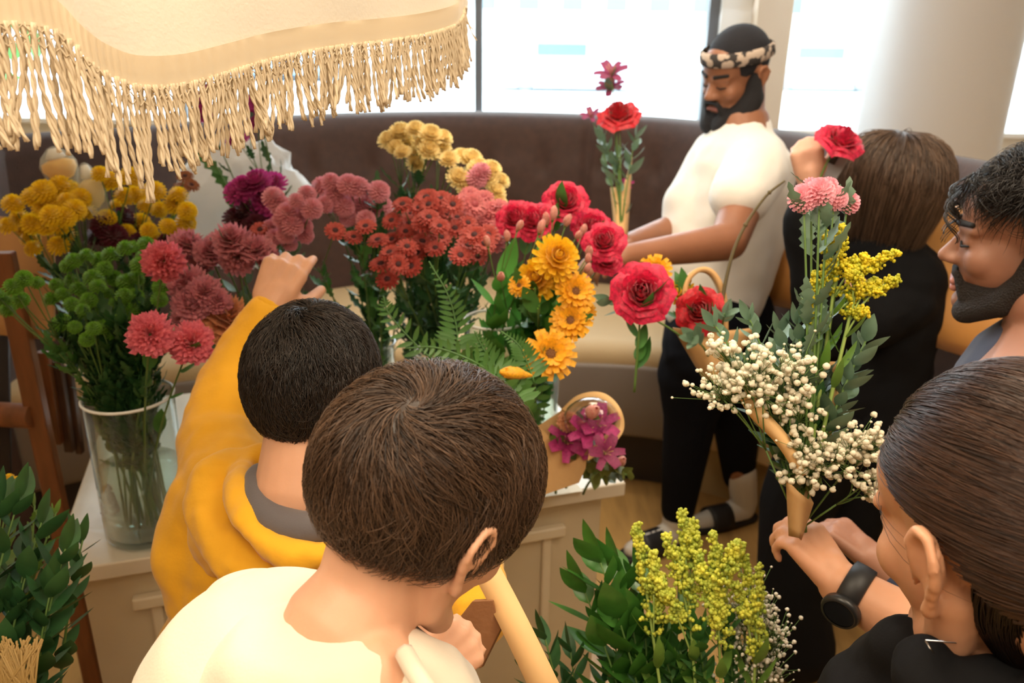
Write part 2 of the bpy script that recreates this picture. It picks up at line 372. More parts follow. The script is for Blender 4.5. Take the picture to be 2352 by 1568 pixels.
# ================================================================ flowers
def G(name, c, **k): return mat(name, c, k.pop('rough', .55), trans=k.pop('trans', .25), **k)
M_stem = G('stem_green', (.12, .22, .05), trans=.1); M_leaf = G('leaf_green', (.06, .19, .035), rough=.5, var=.35, vscale=25, trans=.15)
M_leafd = G('dark_leaf', (.035, .12, .035), rough=.48, var=.3, vscale=25, trans=.12); M_leafl = G('light_leaf', (.16, .30, .05), rough=.45, var=.3, vscale=25)
M_fern = G('fern_green', (.10, .24, .06), rough=.4, var=.3, vscale=15)
M_leafg = G('grey_green_leaf', (.16, .26, .17), rough=.45, var=.3, vscale=25, trans=.15)
def petal(q, az, el, r0, L, wd, curl=0, z0=0, n=4, cup=.25, tip=.55, mi=0, jit=0, twist=0):
    """one petal: starts at radius r0, rises with elevation el (0 flat, pi/2 upright) and curls by `curl`"""
    ca, sa = math.cos(az), math.sin(az); P = []; x, z = r0, z0; e = el
    for i in range(n+1):
        t = i/n; w = wd*.5*(math.sin(PI*(min(1, t*tip+ (1-tip)*.35*(1-t)+.12*(1-t)))**.9) if tip < .99 else math.sin(PI*t*.93+.12))
        w = max(w, wd*.06); row = []
        for k in (-1, 0, 1):
            zz = z+(abs(k)*cup*w)*math.cos(e); xx = x-abs(k)*cup*w*math.sin(e)*1
            yy = k*w + twist*t*wd
            row.append(Vector((xx*ca-yy*sa, xx*sa+yy*ca, zz+random.uniform(-jit, jit))))
        P.append(row); x += math.cos(e)*L/n; z += math.sin(e)*L/n; e += curl/n
    q.grid(P, mi)
def hd_pompon(seed):
    random.seed(seed); q = MB(); q.ell((0, 0, .15), (.37, .37, .25), nu=12, nv=7)
    N_ = 90
    for i in range(N_):
        t = (i+.5)/N_; ph = math.acos(1-1.45*t); az = i*2.39996
        el = PI/2-ph; r = .16*math.sin(ph)
        petal(q, az, el+.1, r*1.2, .31+.03*random.random(), .13, -.5, .12+.17*math.cos(ph), n=2, tip=.62)
    return q
def hd_daisy(seed, rings=3, npet=15, eye=.15):
    random.seed(seed); q = MB()
    for r in range(rings):
        for i in range(npet-r*2):
            az = 2*PI*(i+.5*(r % 2)+random.uniform(-.15, .15))/(npet-r*2)
            petal(q, az, .12+r*.22, .07, .44-r*.07, .135, -.35+random.uniform(-.15, .15)-r*.05, .1+r*.02, n=3, tip=.62)
    q.ell((0, 0, .17), (eye, eye, .07), nu=10, nv=6, mi=1); q.lathe([(.02, -.08), (.1, 0), (.2, .06), (.12, .12)], n=10, mi=2)
    return q
def hd_carn(seed):
    random.seed(seed); q = MB()
    for r in range(6):
        n_ = 8-r; el = .0+r*.28
        for i in range(n_):
            az = 2*PI*(i+random.random()*.6)/n_+r; ca, sa = math.cos(az), math.sin(az); P = []
            L = .5-.035*r+random.uniform(-.04, .04); wd = .62-.04*r; tw_ = random.uniform(-.25, .25)
            for a in range(4):
                t = a/3; e = el+.25*(1-t); rr = .04+L*t*math.cos(el); zz = .05+.03*r+L*t*math.sin(el)*.9; row = []
                for b_ in range(9):
                    k = -1+b_/4; w = wd*.5*(.25+.75*t); ru = t*t*.075*(1 if b_ % 2 else -1)+random.uniform(-.05, .05)*t+tw_*k*t*.3
                    R_ = rr+ru*.7-abs(k)*.06*t; y = k*w
                    row.append(Vector((R_*ca-y*sa, R_*sa+y*ca, zz+ru*1.0-.05*t*k*k)))
                P.append(row)
            q.grid(P)
    q.lathe([(.03, -.28), (.10, -.22), (.12, -.05), (.16, .06)], n=10, mi=1)
    return q
def hd_rose(seed, openness=1.0):
    random.seed(seed); q = MB()
    for r in range(7):
        n_ = (3, 3, 4, 5, 5, 6, 6)[r]; tt = r/6
        for i in range(n_):
            az = 2*PI*(i+random.uniform(-.15, .15))/n_+r*1.1; P = []; rad = .07+.30*tt*openness; wd = (.55+1.0*(1-tt)*.4+.25)/1.0
            hgt = .66-.22*tt; half = PI/n_*1.35
            for a in range(6):
                t = a/5; row = []
                rr = rad*(.35+.75*math.sin(t*PI*(.88-.30*tt)))+(tt**1.5)*.24*max(0, t-.55)*2.2*openness
                zz = hgt*t - (tt**1.4)*.30*max(0, t-.6)*2*openness
                for b_ in range(7):
                    k = -1+b_/3; ww = half*(.55+.5*math.sin(PI*min(1, .25+t*.62)))*k
                    fl = .02*math.sin(5*k+seed+r+i)*t+.012*random.uniform(-1, 1)*t
                    R_ = rr*(1+.04*k)+fl; z_ = zz-.10*t*k*k*(1)+fl
                    row.append(Vector((R_*math.cos(az+ww), R_*math.sin(az+ww), z_)))
                P.append(row)
            q.grid(P)
    q.lathe([(.03, -.14), (.10, -.08), (.13, .02), (.08, .08)], n=10, mi=1)
    for i in range(5): petal(q, i*1.2566, -.2, .06, .26, .1, -.6, -.02, n=3, mi=1)
    return q
def hd_gerb(seed):
    random.seed(seed); q = MB()
    for r in range(3):
        n_ = 17-r*3
        for i in range(n_): petal(q, 2*PI*(i+random.uniform(-.2, .2))/n_+r*.4, .08+.3*r, .07, .46-.1*r, .15, random.uniform(-.5, .1)+.1*r, .06+.02*r, n=4, tip=.72, cup=.3)
    q.ell((0, 0, .08), (.15, .15, .07), nu=12, nv=6, mi=1)
    for i in range(22):
        a = i*2.4; rr = .13*math.sqrt(i/22); q.ell((rr*math.cos(a), rr*math.sin(a), .14), .018, nu=5, nv=4, mi=1)
    q.lathe([(.02, -.12), (.12, -.03), (.18, .05)], n=10, mi=2)
    return q
def hd_decor(seed):                                                  # incurved decorative mum
    random.seed(seed); q = MB()
    for r in range(6):
        n_ = (18, 17, 15, 12, 9, 6)[r]
        for i in range(n_): petal(q, 2*PI*(i+random.uniform(-.3, .3))/n_+r*.7, -.15+.3*r, .04, .48-.045*r, .13, .7+.1*r, .06+.035*r, n=4, tip=.75, cup=.35)
    q.lathe([(.02, -.12), (.12, -.03), (.16, .05)], n=10, mi=1)
    return q
def hd_bud(seed):
    random.seed(seed); q = MB(); P = []
    for i in range(9):
        t = i/8; r = .24*math.sin(PI*(t*.88+.07))**.8
        P.append([Vector((r*math.cos(a)*(1+.12*math.cos(3*a)), r*math.sin(a)*(1+.12*math.cos(3*a)), t*1.0-.05)) for a in [2*PI*k/12 for k in range(12)]])
    q.grid(P, closeu=True)
    for i in range(3): petal(q, 2*PI*i/3, 1.25, .05, .8, .3, .5, 0, n=4)
    q.lathe([(.03, -.25), (.09, -.12), (.13, .02), (.10, .12)], n=8, mi=1)
    return q
def hd_alstro(seed):
    random.seed(seed); q = MB()
    for i in range(6): petal(q, PI/3*i, .75-.2*(i % 2), .05, .62, .36-.1*(i % 2), -.8, .1, n=5, tip=.7)
    for i in range(5): q.tube([(0, 0, .1), (.1*math.cos(i), .1*math.sin(i), .35), (.16*math.cos(i), .16*math.sin(i), .5)], .012, 4, mi=1)
    q.lathe([(.03, -.12), (.07, 0), (.06, .15)], n=8, mi=1)
    return q
HEADS = {}
def heads(key, fn, mats, nvar=3, **k):
    if key not in HEADS: HEADS[key] = [fn(11*i+len(key), **k).mesh('flower_'+key, mats) for i in range(nvar)]
    return HEADS[key]
def PC(n, c, var=.25, **k): return mat('petal_'+n, c, .55, var=var, vscale=14, trans=.3, sheen=.2, **k)
eye_dark = mat('dark_eye', (.05, .012, .015), .8); eye_brown = mat('brown_eye', (.16, .06, .012), .8)
HK = {
 'yellow_pompon': ('pompon', hd_pompon, [PC('yellow', (.98, .64, .008), .25)], {}),
 'green_pompon': ('greenpom', hd_pompon, [PC('green', (.19, .44, .035), .45)], {}),
 'cream_pompon': ('creampom', hd_decor, [PC('cream', (.95, .82, .44), .2, col2=(.92, .68, .28)), M_stem], {}),
 'pink_pompon': ('pinkpom', hd_pompon, [PC('dusty_pink', (.80, .33, .40), .2)], {}),
 'burgundy_pompon': ('burgpom', hd_pompon, [PC('burgundy', (.11, .006, .025), .3)], {}),
 'magenta_mum': ('magmum', hd_decor, [PC('magenta', (.60, .05, .30), .35), M_stem], {}),
 'rust_daisy': ('rust', hd_daisy, [PC('rust', (.50, .062, .045), .35), eye_dark, M_stem], {}),
 'coral_daisy': ('coral', hd_daisy, [PC('coral', (.58, .09, .07), .3), eye_dark, M_stem], {}),
 'rose_daisy': ('rosy', hd_daisy, [PC('rosy', (.66, .16, .17), .3), PC('rosy_eye', (.45, .06, .08)), M_stem], {}),
 'pink_carnation': ('pcarn', hd_carn, [PC('carnation', (.88, .24, .30), .35, col2=(.72, .12, .18)), M_stem], {}),
 'mauve_carnation': ('mcarn', hd_carn, [PC('mauve', (.80, .30, .38), .3), M_stem], {}),
 'peach_carnation': ('peach', hd_carn, [PC('peach', (.90, .42, .22), .3), M_stem], {}),
 'hot_rose': ('hrose', hd_rose, [PC('hotpink', (.72, .010, .07), .45), M_stem], {}),
 'red_rose': ('rrose', hd_rose, [PC('redrose', (.60, .006, .02), .4), M_stem], {}),
 'red_carnation': ('hcarn', hd_carn, [PC('hotcarn', (.78, .015, .09), .4), M_stem], {}),
 'yellow_gerb': ('ygerb', hd_gerb, [PC('golden', (.90, .43, .006), .25), eye_brown, M_stem], {}),
 'yellow_mum': ('ymum', hd_decor, [PC('amber', (.94, .54, .01), .2), M_stem], {}),
 'blush_bud': ('bbud', hd_bud, [PC('blush', (.82, .50, .42), .35, col2=(.80, .28, .26)), M_stem], {}),
 'magenta_alstro': ('malst', hd_alstro, [PC('orchid', (.50, .03, .20), .3), PC('stamen', (.75, .45, .2))], {}),
 'plum_alstro': ('palst', hd_alstro, [PC('plum', (.30, .03, .12), .3), PC('stamen', (.75, .45, .2))], {}),
 'pink_button': ('pbutton', hd_pompon, [PC('button_pink', (.92, .42, .50), .2)], {}),
}
def head(kind, p, z, size, parent, tw=None):
    key, fn, ms, kw = HK[kind]; me = random.choice(heads(key, fn, ms, **kw))
    o = bpy.data.objects.new('flower_head', me); C.objects.link(o)
    R = zbasis(z).to_4x4() @ Matrix.Rotation(random.uniform(0, 6.28), 4, 'Z')
    zz = Vector(z).normalized()
    off = {'hot_rose': .25, 'red_rose': .25}.get(kind, .12)
    o.location = Vector(p)-zz*off*size; o.rotation_euler = R.to_euler(); s = size*random.uniform(.94, 1.06); o.scale = (s, s, s)
    o.parent = parent; o.matrix_parent_inverse = world_of(parent).inverted(); return o
def leaf(q, p, d, n, L, wd, fold=.25, droop=.5, mi=0, seg=6, lobes=0):
    d = Vector(d).normalized(); n = Vector(n); n = (n-d*n.dot(d)); n = n.normalized() if n.length > 1e-4 else zbasis(d).col[0]; s_ = d.cross(n); P = []; p = Vector(p)
    for i in range(seg+1):
        t = i/seg; w = wd*.5*math.sin(PI*min(.999, t**.8))**.9+.0004
        if lobes and i % 2 == 0 and 0 < i < seg: w *= .5
        P.append([p - s_*w + n*fold*w, p.copy(), p + s_*w + n*fold*w]); 
        q_ = Quaternion(s_, droop/seg); d = (q_ @ d) if True else d; n = q_ @ n
        p = p + d*(L/seg)
    q.grid(P, mi)
def rv(a=1): return Vector((random.uniform(-a, a), random.uniform(-a, a), random.uniform(-a, a)))
def ordinal_labels(items, fmt):                                       # items: (px, py, thing); says where in the bunch each stem sits
    rows = sorted(items, key=lambda t: t[1]); n = len(rows); k = max(1, round(math.sqrt(n*1.0)*.8)); per = math.ceil(n/k)
    rn = {1: [''], 2: ['upper row', 'lower row'], 3: ['top row', 'middle row', 'bottom row'], 4: ['top row', 'second row down', 'third row down', 'bottom row'],
          5: ['top row', 'second row down', 'middle row', 'second row up', 'bottom row']}[min(5, math.ceil(n/per))]
    od = ['leftmost', 'second from left', 'third from left', 'fourth from left', 'fifth from left', 'sixth from left']
    for r in range(0, n, per):
        row = sorted(rows[r:r+per], key=lambda t: t[0]); nm = rn[min(len(rn)-1, r//per)]
        for i, t in enumerate(row):
            w = 'rightmost' if i == len(row)-1 and i > 0 else od[min(i, 5)]
            if n == 1: w = ''
            elif len(row) == 1: w = 'only one'
            s_ = fmt.replace('{w}', (w+' in '+nm) if nm else w)
            t[2]['label'] = ' '.join(s_.split())
def view_mix(c, k=.5, up=.9):                                         # blooms turn outward and up
    v = (CAM-c).normalized()*k + Vector((0, 0, up)) + rv(.3); return v.normalized()
def spray(name, cat, group, base, pts, kind, size, d, leaves=7, leafmat=None, L=.06, sk=.45, hub=None, stem_r=.0022, face=None, kf=.5, depthjit=.05, lobes=1, top=True, span=.75):
    """one cut stem: pts are the photo positions of its blooms, base is where it stands in the vase"""
    P = [at(x, y, d+random.uniform(-depthjit, depthjit)) for x, y in pts]; base = Vector(base)
    c = sum(P, Vector())/len(P); t = empty(name, base, None, cat, group)
    ctr = base.lerp(c, .25); ctr = Vector((base.x*.8+c.x*.2, base.y*.8+c.y*.2, base.z+(c.z-base.z)*.45))
    spread = max((p-c).length for p in P)
    hb = Vector(hub) if hub else c+(ctr-c).normalized()*(.06+spread*.9) if len(P) > 1 else c
    path = bez([base, ctr, hb], 9); q = MB(); q.tube(path, [stem_r*1.2-stem_r*.5*i/9 for i in range(10)], 6)
    if len(P) > 1:
        for p in P:
            m_ = hb.lerp(p, .5)+Vector((0, 0, -.012)); q.tube(bez([hb-(hb-path[-2])*.3, m_, p], 4), stem_r*.55, 5)
    q.build('stem', M_stem, t)
    for p in P:
        dr = Vector(face).normalized() if face else ((p-hb).normalized()*(.6 if len(P) > 1 else .3) + view_mix(p, kf, sk)*.8)
        head(kind, p, dr, size*(1 if len(P) < 2 else random.uniform(.82, 1.08)), t)
    if leaves:
        q = MB()
        for i in range(int(leaves*2.0)):
            u = 1-span*random.random(); k = min(8, int(u*9)); p = path[k].lerp(path[k+1], random.random()); a = random.uniform(0, 6.28)
            tn = (path[k+1]-path[k]).normalized(); R = zbasis(tn); dd = R @ Vector((math.cos(a), math.sin(a), .7)); LL = L*random.uniform(.6, 1.2)
            leaf(q, p, dd, tn, LL, LL*.42, .2, random.uniform(.2, 1.2), lobes=lobes, seg=8 if lobes else 6)
        q.build('foliage', leafmat or M_leaf, t)
    return t
def bunch(name, cat, group, fmt, clusters, base, kind, px, d, br=.04, **kw):
    items = []
    for cl in clusters:
        dd = d(cl) if callable(d) else d
        cx = sum(p[0] for p in cl)/len(cl); cy = sum(p[1] for p in cl)/len(cl)
        b_ = Vector(base)+Vector((random.uniform(-br, br), random.uniform(-br, br), 0))
        t = spray(name, cat, group, b_, cl, kind, px/F*dd, dd, **kw); items.append((cx, cy, t))
    ordinal_labels(items, fmt); return [i[2] for i in items]
# ---------------------------------------------------------------- vases on the counter
M_glass = glass('clear_glass'); M_water = glass('water', (.86, .93, .88), .6)
M_rim = mat('glass_rim', (.90, .93, .95), .08, spec=.9)
def vase(c, r, h, lab, water=.5, rt=None):
    c = Vector(c); rt = rt or r; v = empty('glass_vase', c, lab, 'vase', 'clear glass vases on the counter')
    q = MB(); q.lathe([(0, .001), (r*.9, .001), (r, .008), (rt, h-.003), (rt-.001, h), (rt-.0035, h-.001), (r-.004, .018), (0, .016)], c, 40); q.build('glass_body', M_glass, v)
    q = MB(); q.tube([c+Vector((rt*math.cos(a), rt*math.sin(a), h)) for a in [2*PI*k/40 for k in range(40)]], .003, 6, close=True); q.build('rim', M_rim, v)
    if water:
        q = MB(); q.lathe([(0, .018), (r-.005, .019), (r-.005, h*water), (0, h*water)], c, 32); q.build('water', M_water, v)
    return v
def on(u, v): return cpt(u, v, ZC+.001)
V1 = atz(345, 1215, ZC+.001); vase(V1, .082, .30, 'large clear cylinder vase at front left of the counter, full of green stems')
V2 = Vector((-.62, 1.85, ZC+.001)); vase(V2, .055, .22, 'small clear vase half hidden behind the raised mustard sleeve')
V3 = Vector((-.98, 1.86, ZC+.001)); vase(V3, .07, .24, 'clear vase at back left of the counter under the yellow pompons')
V4 = Vector((-.36, 1.93, ZC+.001)); vase(V4, .06, .22, 'clear vase behind the dark-haired head, holding dusty pink blooms')
V5 = Vector((-.17, 1.82, ZC+.001)); vase(V5, .065, .24, 'clear vase in the centre holding the rust red daisies')
c6 = at(1135, 735, 1.66); V6 = Vector((c6.x, c6.y, ZC+.001)); vase(V6, .062, c6.z-ZC, 'clear vase with bright white rim right of the fern frond')
V7 = atz(1245, 1000, ZC+.001); V7.x -= .02; vase(V7, .058, .23, 'clear vase under the golden yellow blooms at the counter edge')
V8 = Vector((-.55, 2.02, ZC+.001)); vase(V8, .05, .22, 'clear vase at the rear edge behind the magenta mums')
def base(V): return V+Vector((0, 0, .02))
def grp(flat, k):
    pts = sorted(flat, key=lambda p: p[0]*.9+p[1]*.25); out = []
    rest = list(pts)
    while rest:
        s = rest[0]; rest.sort(key=lambda p: (p[0]-s[0])**2+(p[1]-s[1])**2); out.append(rest[:k]); rest = sorted(rest[k:], key=lambda p: p[0]*.9+p[1]*.25)
    return out
A1 = [(30,470),(45,500),(75,455),(100,440),(140,430),(165,435),(60,525),(95,480),(125,465),(155,462),(185,455),(172,482),(120,497),(150,500),(195,488),(75,515),(70,548),(78,572),(140,515),(150,540),(135,565),(105,520),(20,520)]
A2 = [(230,400),(252,415),(300,408),(285,452),(312,448),(270,475),(355,440),(410,450),(335,475),(365,482),(400,470),(430,485),(245,503),(322,512),(342,530),(385,520),(350,550),(415,540),(290,535),(427,512)]
SM = 'spray_chrysanthemum'
bunch(SM, 'flower', 'yellow pompon sprays', 'yellow pompon spray at far left near the wooden post, {w}', grp(A1, 4), base(V3), 'yellow_pompon', 50, lambda c: 1.72+.1*random.random(), leaves=12, leafmat=M_leafd)
bunch(SM, 'flower', 'yellow pompon sprays', 'yellow pompon spray under the fringe above the green buttons, {w}', grp(A2, 4), base(V3), 'yellow_pompon', 48, lambda c: 1.78+.1*random.random(), leaves=12, leafmat=M_leafd)
BG = [(240,520),(280,503),(262,545),(302,528),(390,560),(375,572),(225,545),(285,565),(320,560)]
bunch(SM, 'flower', 'burgundy sprays', 'dark burgundy pompon spray between the yellow and green blooms, {w}', grp(BG, 3), base(V3), 'burgundy_pompon', 55, 1.86, leaves=8, leafmat=M_leafd)
CG = [(170,600),(200,588),(155,612),(230,598),(240,618),(255,588),(290,572),(310,568),(335,562),(130,655),(165,645),(215,640),(180,665),(145,678),(205,690),(262,640),(290,650),(245,675),(285,680),(240,708),(190,712),(215,755),(240,750),(285,735),(230,778),(195,722),(172,752),(145,742),(312,640),(310,682),(330,592),(370,660),(366,688),(320,610),(225,660),(265,700),(300,715),(165,700),(120,690),(260,765),(200,780)]
bunch(SM, 'flower', 'green button sprays', 'fresh green button chrysanthemum above the large vase, {w}', grp(CG, 4), base(V1), 'green_pompon', 40, lambda c: 1.46+.2*max(0, min(1, (790-c[0][1])/250)), br=.045, leaves=26, leafmat=M_leafd, L=.045, span=.6)
CG2 = [(55,640),(30,660),(10,690),(85,650),(48,690),(18,712),(-10,675)]
bunch(SM, 'flower', 'green button sprays', 'green button chrysanthemum reaching left across the wooden post, {w}', grp(CG2, 4), base(V1), 'green_pompon', 38, 1.42, br=.03, leaves=18, leafmat=M_leaf, L=.045)
# filler foliage rising from the large vase
items = []
for i in range(12):
    px = 110+random.random()*280; py = 700+random.random()*140
    t = spray('leafy_stem', 'greenery', 'leafy stems in the large vase', base(V1)+rv(.04)*1, [(px, py)], 'green_pompon', .004, 1.5, leaves=34, leafmat=M_leafd, L=.05, span=.62)
    items.append((px, py, t))
ordinal_labels(items, 'dark leafy filler stem in the large front left vase, {w}')
PCs = [(345,768,100,1.27),(440,787,88,1.33),(376,600,92,1.42)]
for (x, y, s, d), lb in zip(PCs, ('lowest left, in front of the green buttons', 'just right of it beside the peach bloom', 'higher, beside the green buttons')):
    t = spray('carnation', 'flower', 'pink carnations', base(V1), [(x, y)], 'pink_carnation', s/F*d, d, leaves=3, L=.05, lobes=0, face=(CAM-at(x, y, d))+Vector((-.1, 0, .35)))
    t['label'] = 'single ruffled pink carnation, '+lb
MC = [(430,560,75),(480,578,70),(532,552,80),(545,592,70),(462,602,55),(430,648,85),(470,672,75),(440,700,80),(425,725,60),(500,690,60),(590,572,70),(405,580,60),(500,560,60),(615,590,50)]
items = []
for x, y, s in MC:
    d = 1.5 if y > 630 else 1.62
    t = spray('carnation', 'flower', 'mauve carnations', base(V2)+rv(.03)*1, [(x, y)], 'mauve_carnation', s/F*d, d, leaves=5, L=.06, lobes=0, leafmat=M_leafg); items.append((x, y, t))
ordinal_labels(items, 'dusty mauve carnation left of the raised hand, {w}')
for (x, y, s) in ((525, 735, 120),):
    t = spray('carnation', 'flower', None, base(V2), [(x, y)], 'peach_carnation', s/F*1.5, 1.5, leaves=4); t['label'] = 'large peach orange bloom beside the mustard sleeve'
MG = [(560,430),(592,418),(625,425),(545,442),(610,445),(580,440),(620,465),(640,480),(600,478)]
bunch(SM, 'flower', 'magenta mums', 'magenta chrysanthemum in front of the white wrap, {w}', grp(MG, 3), base(V8), 'magenta_mum', 72, 1.8, leaves=9, leafmat=M_leafd)
MG2 = [(565,490),(540,505),(600,495),(575,525),(555,540),(590,520)]
bunch(SM, 'flower', 'plum mums', 'dull plum pompon spray below the magenta mums, {w}', grp(MG2, 3), base(V8), 'burgundy_pompon', 62, 1.84, leaves=9, leafmat=M_leafd)
MG3 = [(460,235),(485,210),(590,235),(592,285),(545,320),(575,262),(470,262),(420,560)]
bunch(SM, 'flower', 'tall magenta stems', 'tall magenta chrysanthemum showing through the fringe, {w}', grp(MG3[:7], 2), base(V8), 'magenta_mum', 60, 1.92, leaves=9, leafmat=M_leafd)
FP = [(640,470),(680,462),(705,447),(660,492),(640,520),(690,490),(622,525),(655,540),(700,520),(628,455),(650,505),(715,480),(672,520),(700,540),(630,545),(665,560)]
bunch(SM, 'flower', 'pink pompon sprays', 'dusty pink pompon spray directly above the raised hand, {w}', grp(FP, 4), base(V2), 'pink_pompon', 48, 1.62, leaves=9, leafmat=M_leafg)
FP2 = [(760,420),(770,443),(800,425),(822,432),(845,445),(835,470),(870,440),(745,470),(790,475),(820,488),(875,475),(740,430),(810,455),(760,465),(850,465),(840,505),(800,500)]
bunch(SM, 'flower', 'pink pompon sprays', 'dusty pink pompon spray left of the rust daisies, {w}', grp(FP2, 4), base(V4), 'pink_pompon', 50, 1.72, leaves=12, leafmat=M_leafd)
CD_ = [(770,530),(812,545),(868,552),(598,528),(840,520)]
bunch(SM, 'flower', 'coral daisies', 'coral red daisy chrysanthemum under the pink pompons, {w}', grp(CD_, 2), base(V4), 'coral_daisy', 52, 1.6, leaves=12, leafmat=M_leaf)
RD = [(900,507),(945,492),(980,455),(1010,458),(962,478),(1000,490),(1028,492),(970,512),(900,550),(932,532),(965,532),(1010,520),(935,567),(960,582),(915,607),(875,607),(890,642),(945,612),(1050,500),(1075,512),(1078,542),(1040,470),(985,470),(1012,545),(925,470),(985,500),(940,515),(1045,525),(1000,570),(970,555),(895,580),(930,590)]
bunch(SM, 'flower', 'rust daisies', 'rust red daisy chrysanthemum in the centre bunch, {w}', grp(RD, 4), base(V5), 'rust_daisy', 55, lambda c: 1.56+.14*max(0, min(1, (650-c[0][1])/200)), leaves=14, leafmat=M_leafd)
RD2 = [(1057,587),(1097,590),(1075,565),(1112,560),(1120,540),(1090,540)]
bunch(SM, 'flower', 'rust daisies', 'rust red daisy chrysanthemum beside the blush buds, {w}', grp(RD2, 2), base(V5), 'rust_daisy', 55, 1.54, leaves=12, leafmat=M_leafd)
RC_ = [(1080,442),(1110,452),(1090,470),(1130,482),(1068,457),(1120,503),(1062,490),(1145,472),(1108,540),(1150,520),(1130,562),(1095,500),(1140,540),(1085,520)]
bunch(SM, 'flower', 'rosy sprays', 'rosy coral spray between cream mums and red roses, {w}', grp(RC_, 4), base(V5), 'rose_daisy', 55, 1.72, leaves=9, leafmat=M_leafd)
CM = [(893,322),(920,305),(955,298),(990,310),(1018,316),(925,350),(950,355),(985,345),(1003,358),(1032,366),(1060,362),(1083,366),(935,328),(970,330),(1052,408),(1085,400),(1120,408),(1150,415),(1140,440),(1070,430),(1145,465),(955,378),(910,340),(1010,340),(1100,385),(1128,390)]
bunch(SM, 'flower', 'cream mums', 'tall pale yellow cream mum spray, {w}', grp(CM, 4), base(V4)+Vector((.06, 0, 0)), 'cream_pompon', 56, 1.86, leaves=16, leafmat=M_leafd, L=.07)
bunch(SM, 'flower', None, 'pink pompon bloom tucked among the cream mums {w}', [[(1105, 397), (1095, 410)]], base(V5), 'pink_pompon', 52, 1.8, leaves=4)
RO = [(1300,460,88),(1182,500,75),(1226,506,78),(1362,520,85),(1388,553,78),(1392,592,68)]
for (x, y, s), lb in zip(RO, ('topmost, alone above the others', 'leftmost, beside the rosy sprays', 'second from left, touching the leftmost', 'upper one of the right-hand column', 'middle one of the right-hand column', 'lowest of the right-hand column by the forearm')):
    t = spray('rose', 'flower', 'hot pink roses', base(V6)+rv(.02), [(x, y)], 'hot_rose', s/F*1.62, 1.62, leaves=6, L=.06, lobes=0, face=(CAM-at(x, y, 1.6)).normalized()+Vector((random.uniform(-.5, .5), 0, .6)))
    t['label'] = 'hot pink rose in the vase bunch, '+lb
BB = [(1190,525),(1120,562),(1165,550),(1255,512),(1337,535),(1300,515),(1352,585),(1346,622),(1270,500),(1240,530),(1150,640),(1350,600),(1325,545),(1345,655)]
bunch('alstroemeria', 'flower', 'blush alstroemeria', 'pale blush alstroemeria with closed buds near the roses, {w}', grp(BB, 3), base(V6), 'blush_bud', 38, 1.5, leaves=9, leafmat=G('fresh_leaf', (.09, .32, .05)), L=.085, lobes=0, span=.5)
YM = [(1277,592,118,'yellow_mum'),(1236,642,110,'yellow_mum'),(1192,655,50,'yellow_gerb'),(1323,668,98,'yellow_gerb'),(1310,735,104,'yellow_gerb'),(1265,812,112,'yellow_gerb'),(1345,715,55,'yellow_gerb')]
for (x, y, s, k), lb in zip(YM, ('topmost, full and round', 'second highest, full and round', 'small, seen from the side at left', 'on the right, half turned', 'in the lower middle, petals ragged', 'lowest, brown centre facing the camera', 'small, at the far right edge')):
    d = 1.42
    t = spray('chrysanthemum', 'flower', 'golden yellow blooms', base(V7)+rv(.02), [(x, y)], k, s/F*d, d, leaves=4, L=.05, face=(CAM-at(x, y, d)).normalized()+Vector((random.uniform(-.4, .4), 0, .35)))
    t['label'] = 'golden yellow bloom in the right vase, '+lb
# bare green stems filling the glass vases
items = []
for i in range(12):
    sx, sy = 1200+random.random()*130, 640+random.random()*120
    t = spray('leafy_stem', 'greenery', 'leafy stems among golden blooms', base(V7)+rv(.025)*1, [(sx, sy)], 'green_pompon', .003, 1.45, leaves=5, L=.06, lobes=0)
    items.append((sx, sy, t))
ordinal_labels(items, 'thin green stem among the golden blooms, {w}')
# ---------------------------------------------------------------- ferns
def frond(q, pts, wid, n=22, m_=0):
    P = spline(pts, 8); q.tube(P, .0015, 5); L_ = len(P)-1
    for i in range(n):
        t = (i+1)/(n+1); k = t*L_; a = P[int(k)].lerp(P[min(L_, int(k)+1)], k-int(k)); tn = (P[min(L_, int(k)+1)]-P[int(k)]).normalized()
        nv = (CAM-a).normalized(); side = tn.cross(nv).normalized(); w = wid*(1-t)**.8*(.55+.45*min(1, t*6))
        for sg in (-1, 1): leaf(q, a, side*sg+tn*.55+nv*.1, nv, w, w*.24, .1, .5, seg=5)
def fern(px, d, wid, base_, lab):
    pts = [base_]+[at(x, y, d) for x, y in px]; t = empty('fern_frond', pts[0], lab, 'fern', 'fern fronds in the vases')
    q = MB(); frond(q, pts, wid); q.build('leaflets', M_fern, t); return t
fern([(1060, 860), (1050, 760), (1030, 680), (985, 600)], 1.38, .062, base(V6), 'upright fern frond pointing up beneath the rust daisies')
fern([(1130, 900), (1000, 830), (900, 730), (880, 680)], 1.38, .07, base(V6), 'fern frond arching left above the dark-haired head')
fern([(1150, 920), (1120, 850), (1010, 800), (930, 800)], 1.3, .06, base(V6), 'low fern frond lying left toward the nearer boy\'s hair')
fern([(1180, 930), (1150, 860), (1110, 800), (1090, 760)], 1.32, .06, base(V6), 'short fern frond in front of the white-rimmed vase')
fern([(1200, 950), (1180, 900), (1130, 860), (1040, 840)], 1.28, .055, base(V7), 'lowest fern frond just above the brown hair')
fern([(1230, 900), (1210, 830), (1190, 790), (1150, 760)], 1.36, .05, base(V7), 'small fern frond left of the lowest golden bloom')
t = spray('chrysanthemum', 'flower', None, base(V7), [(1200, 860)], 'blush_bud', .045, 1.32, leaves=3, face=(-1, -.2, .2)); t['label'] = 'yellow orange bud below the golden blooms'
for c_ in t.children:
    if c_.name.startswith('flower_head'):
        me = c_.data.copy(); me.materials.clear(); me.materials.append(MATS['petal_golden']); me.materials.append(M_stem); c_.data = me
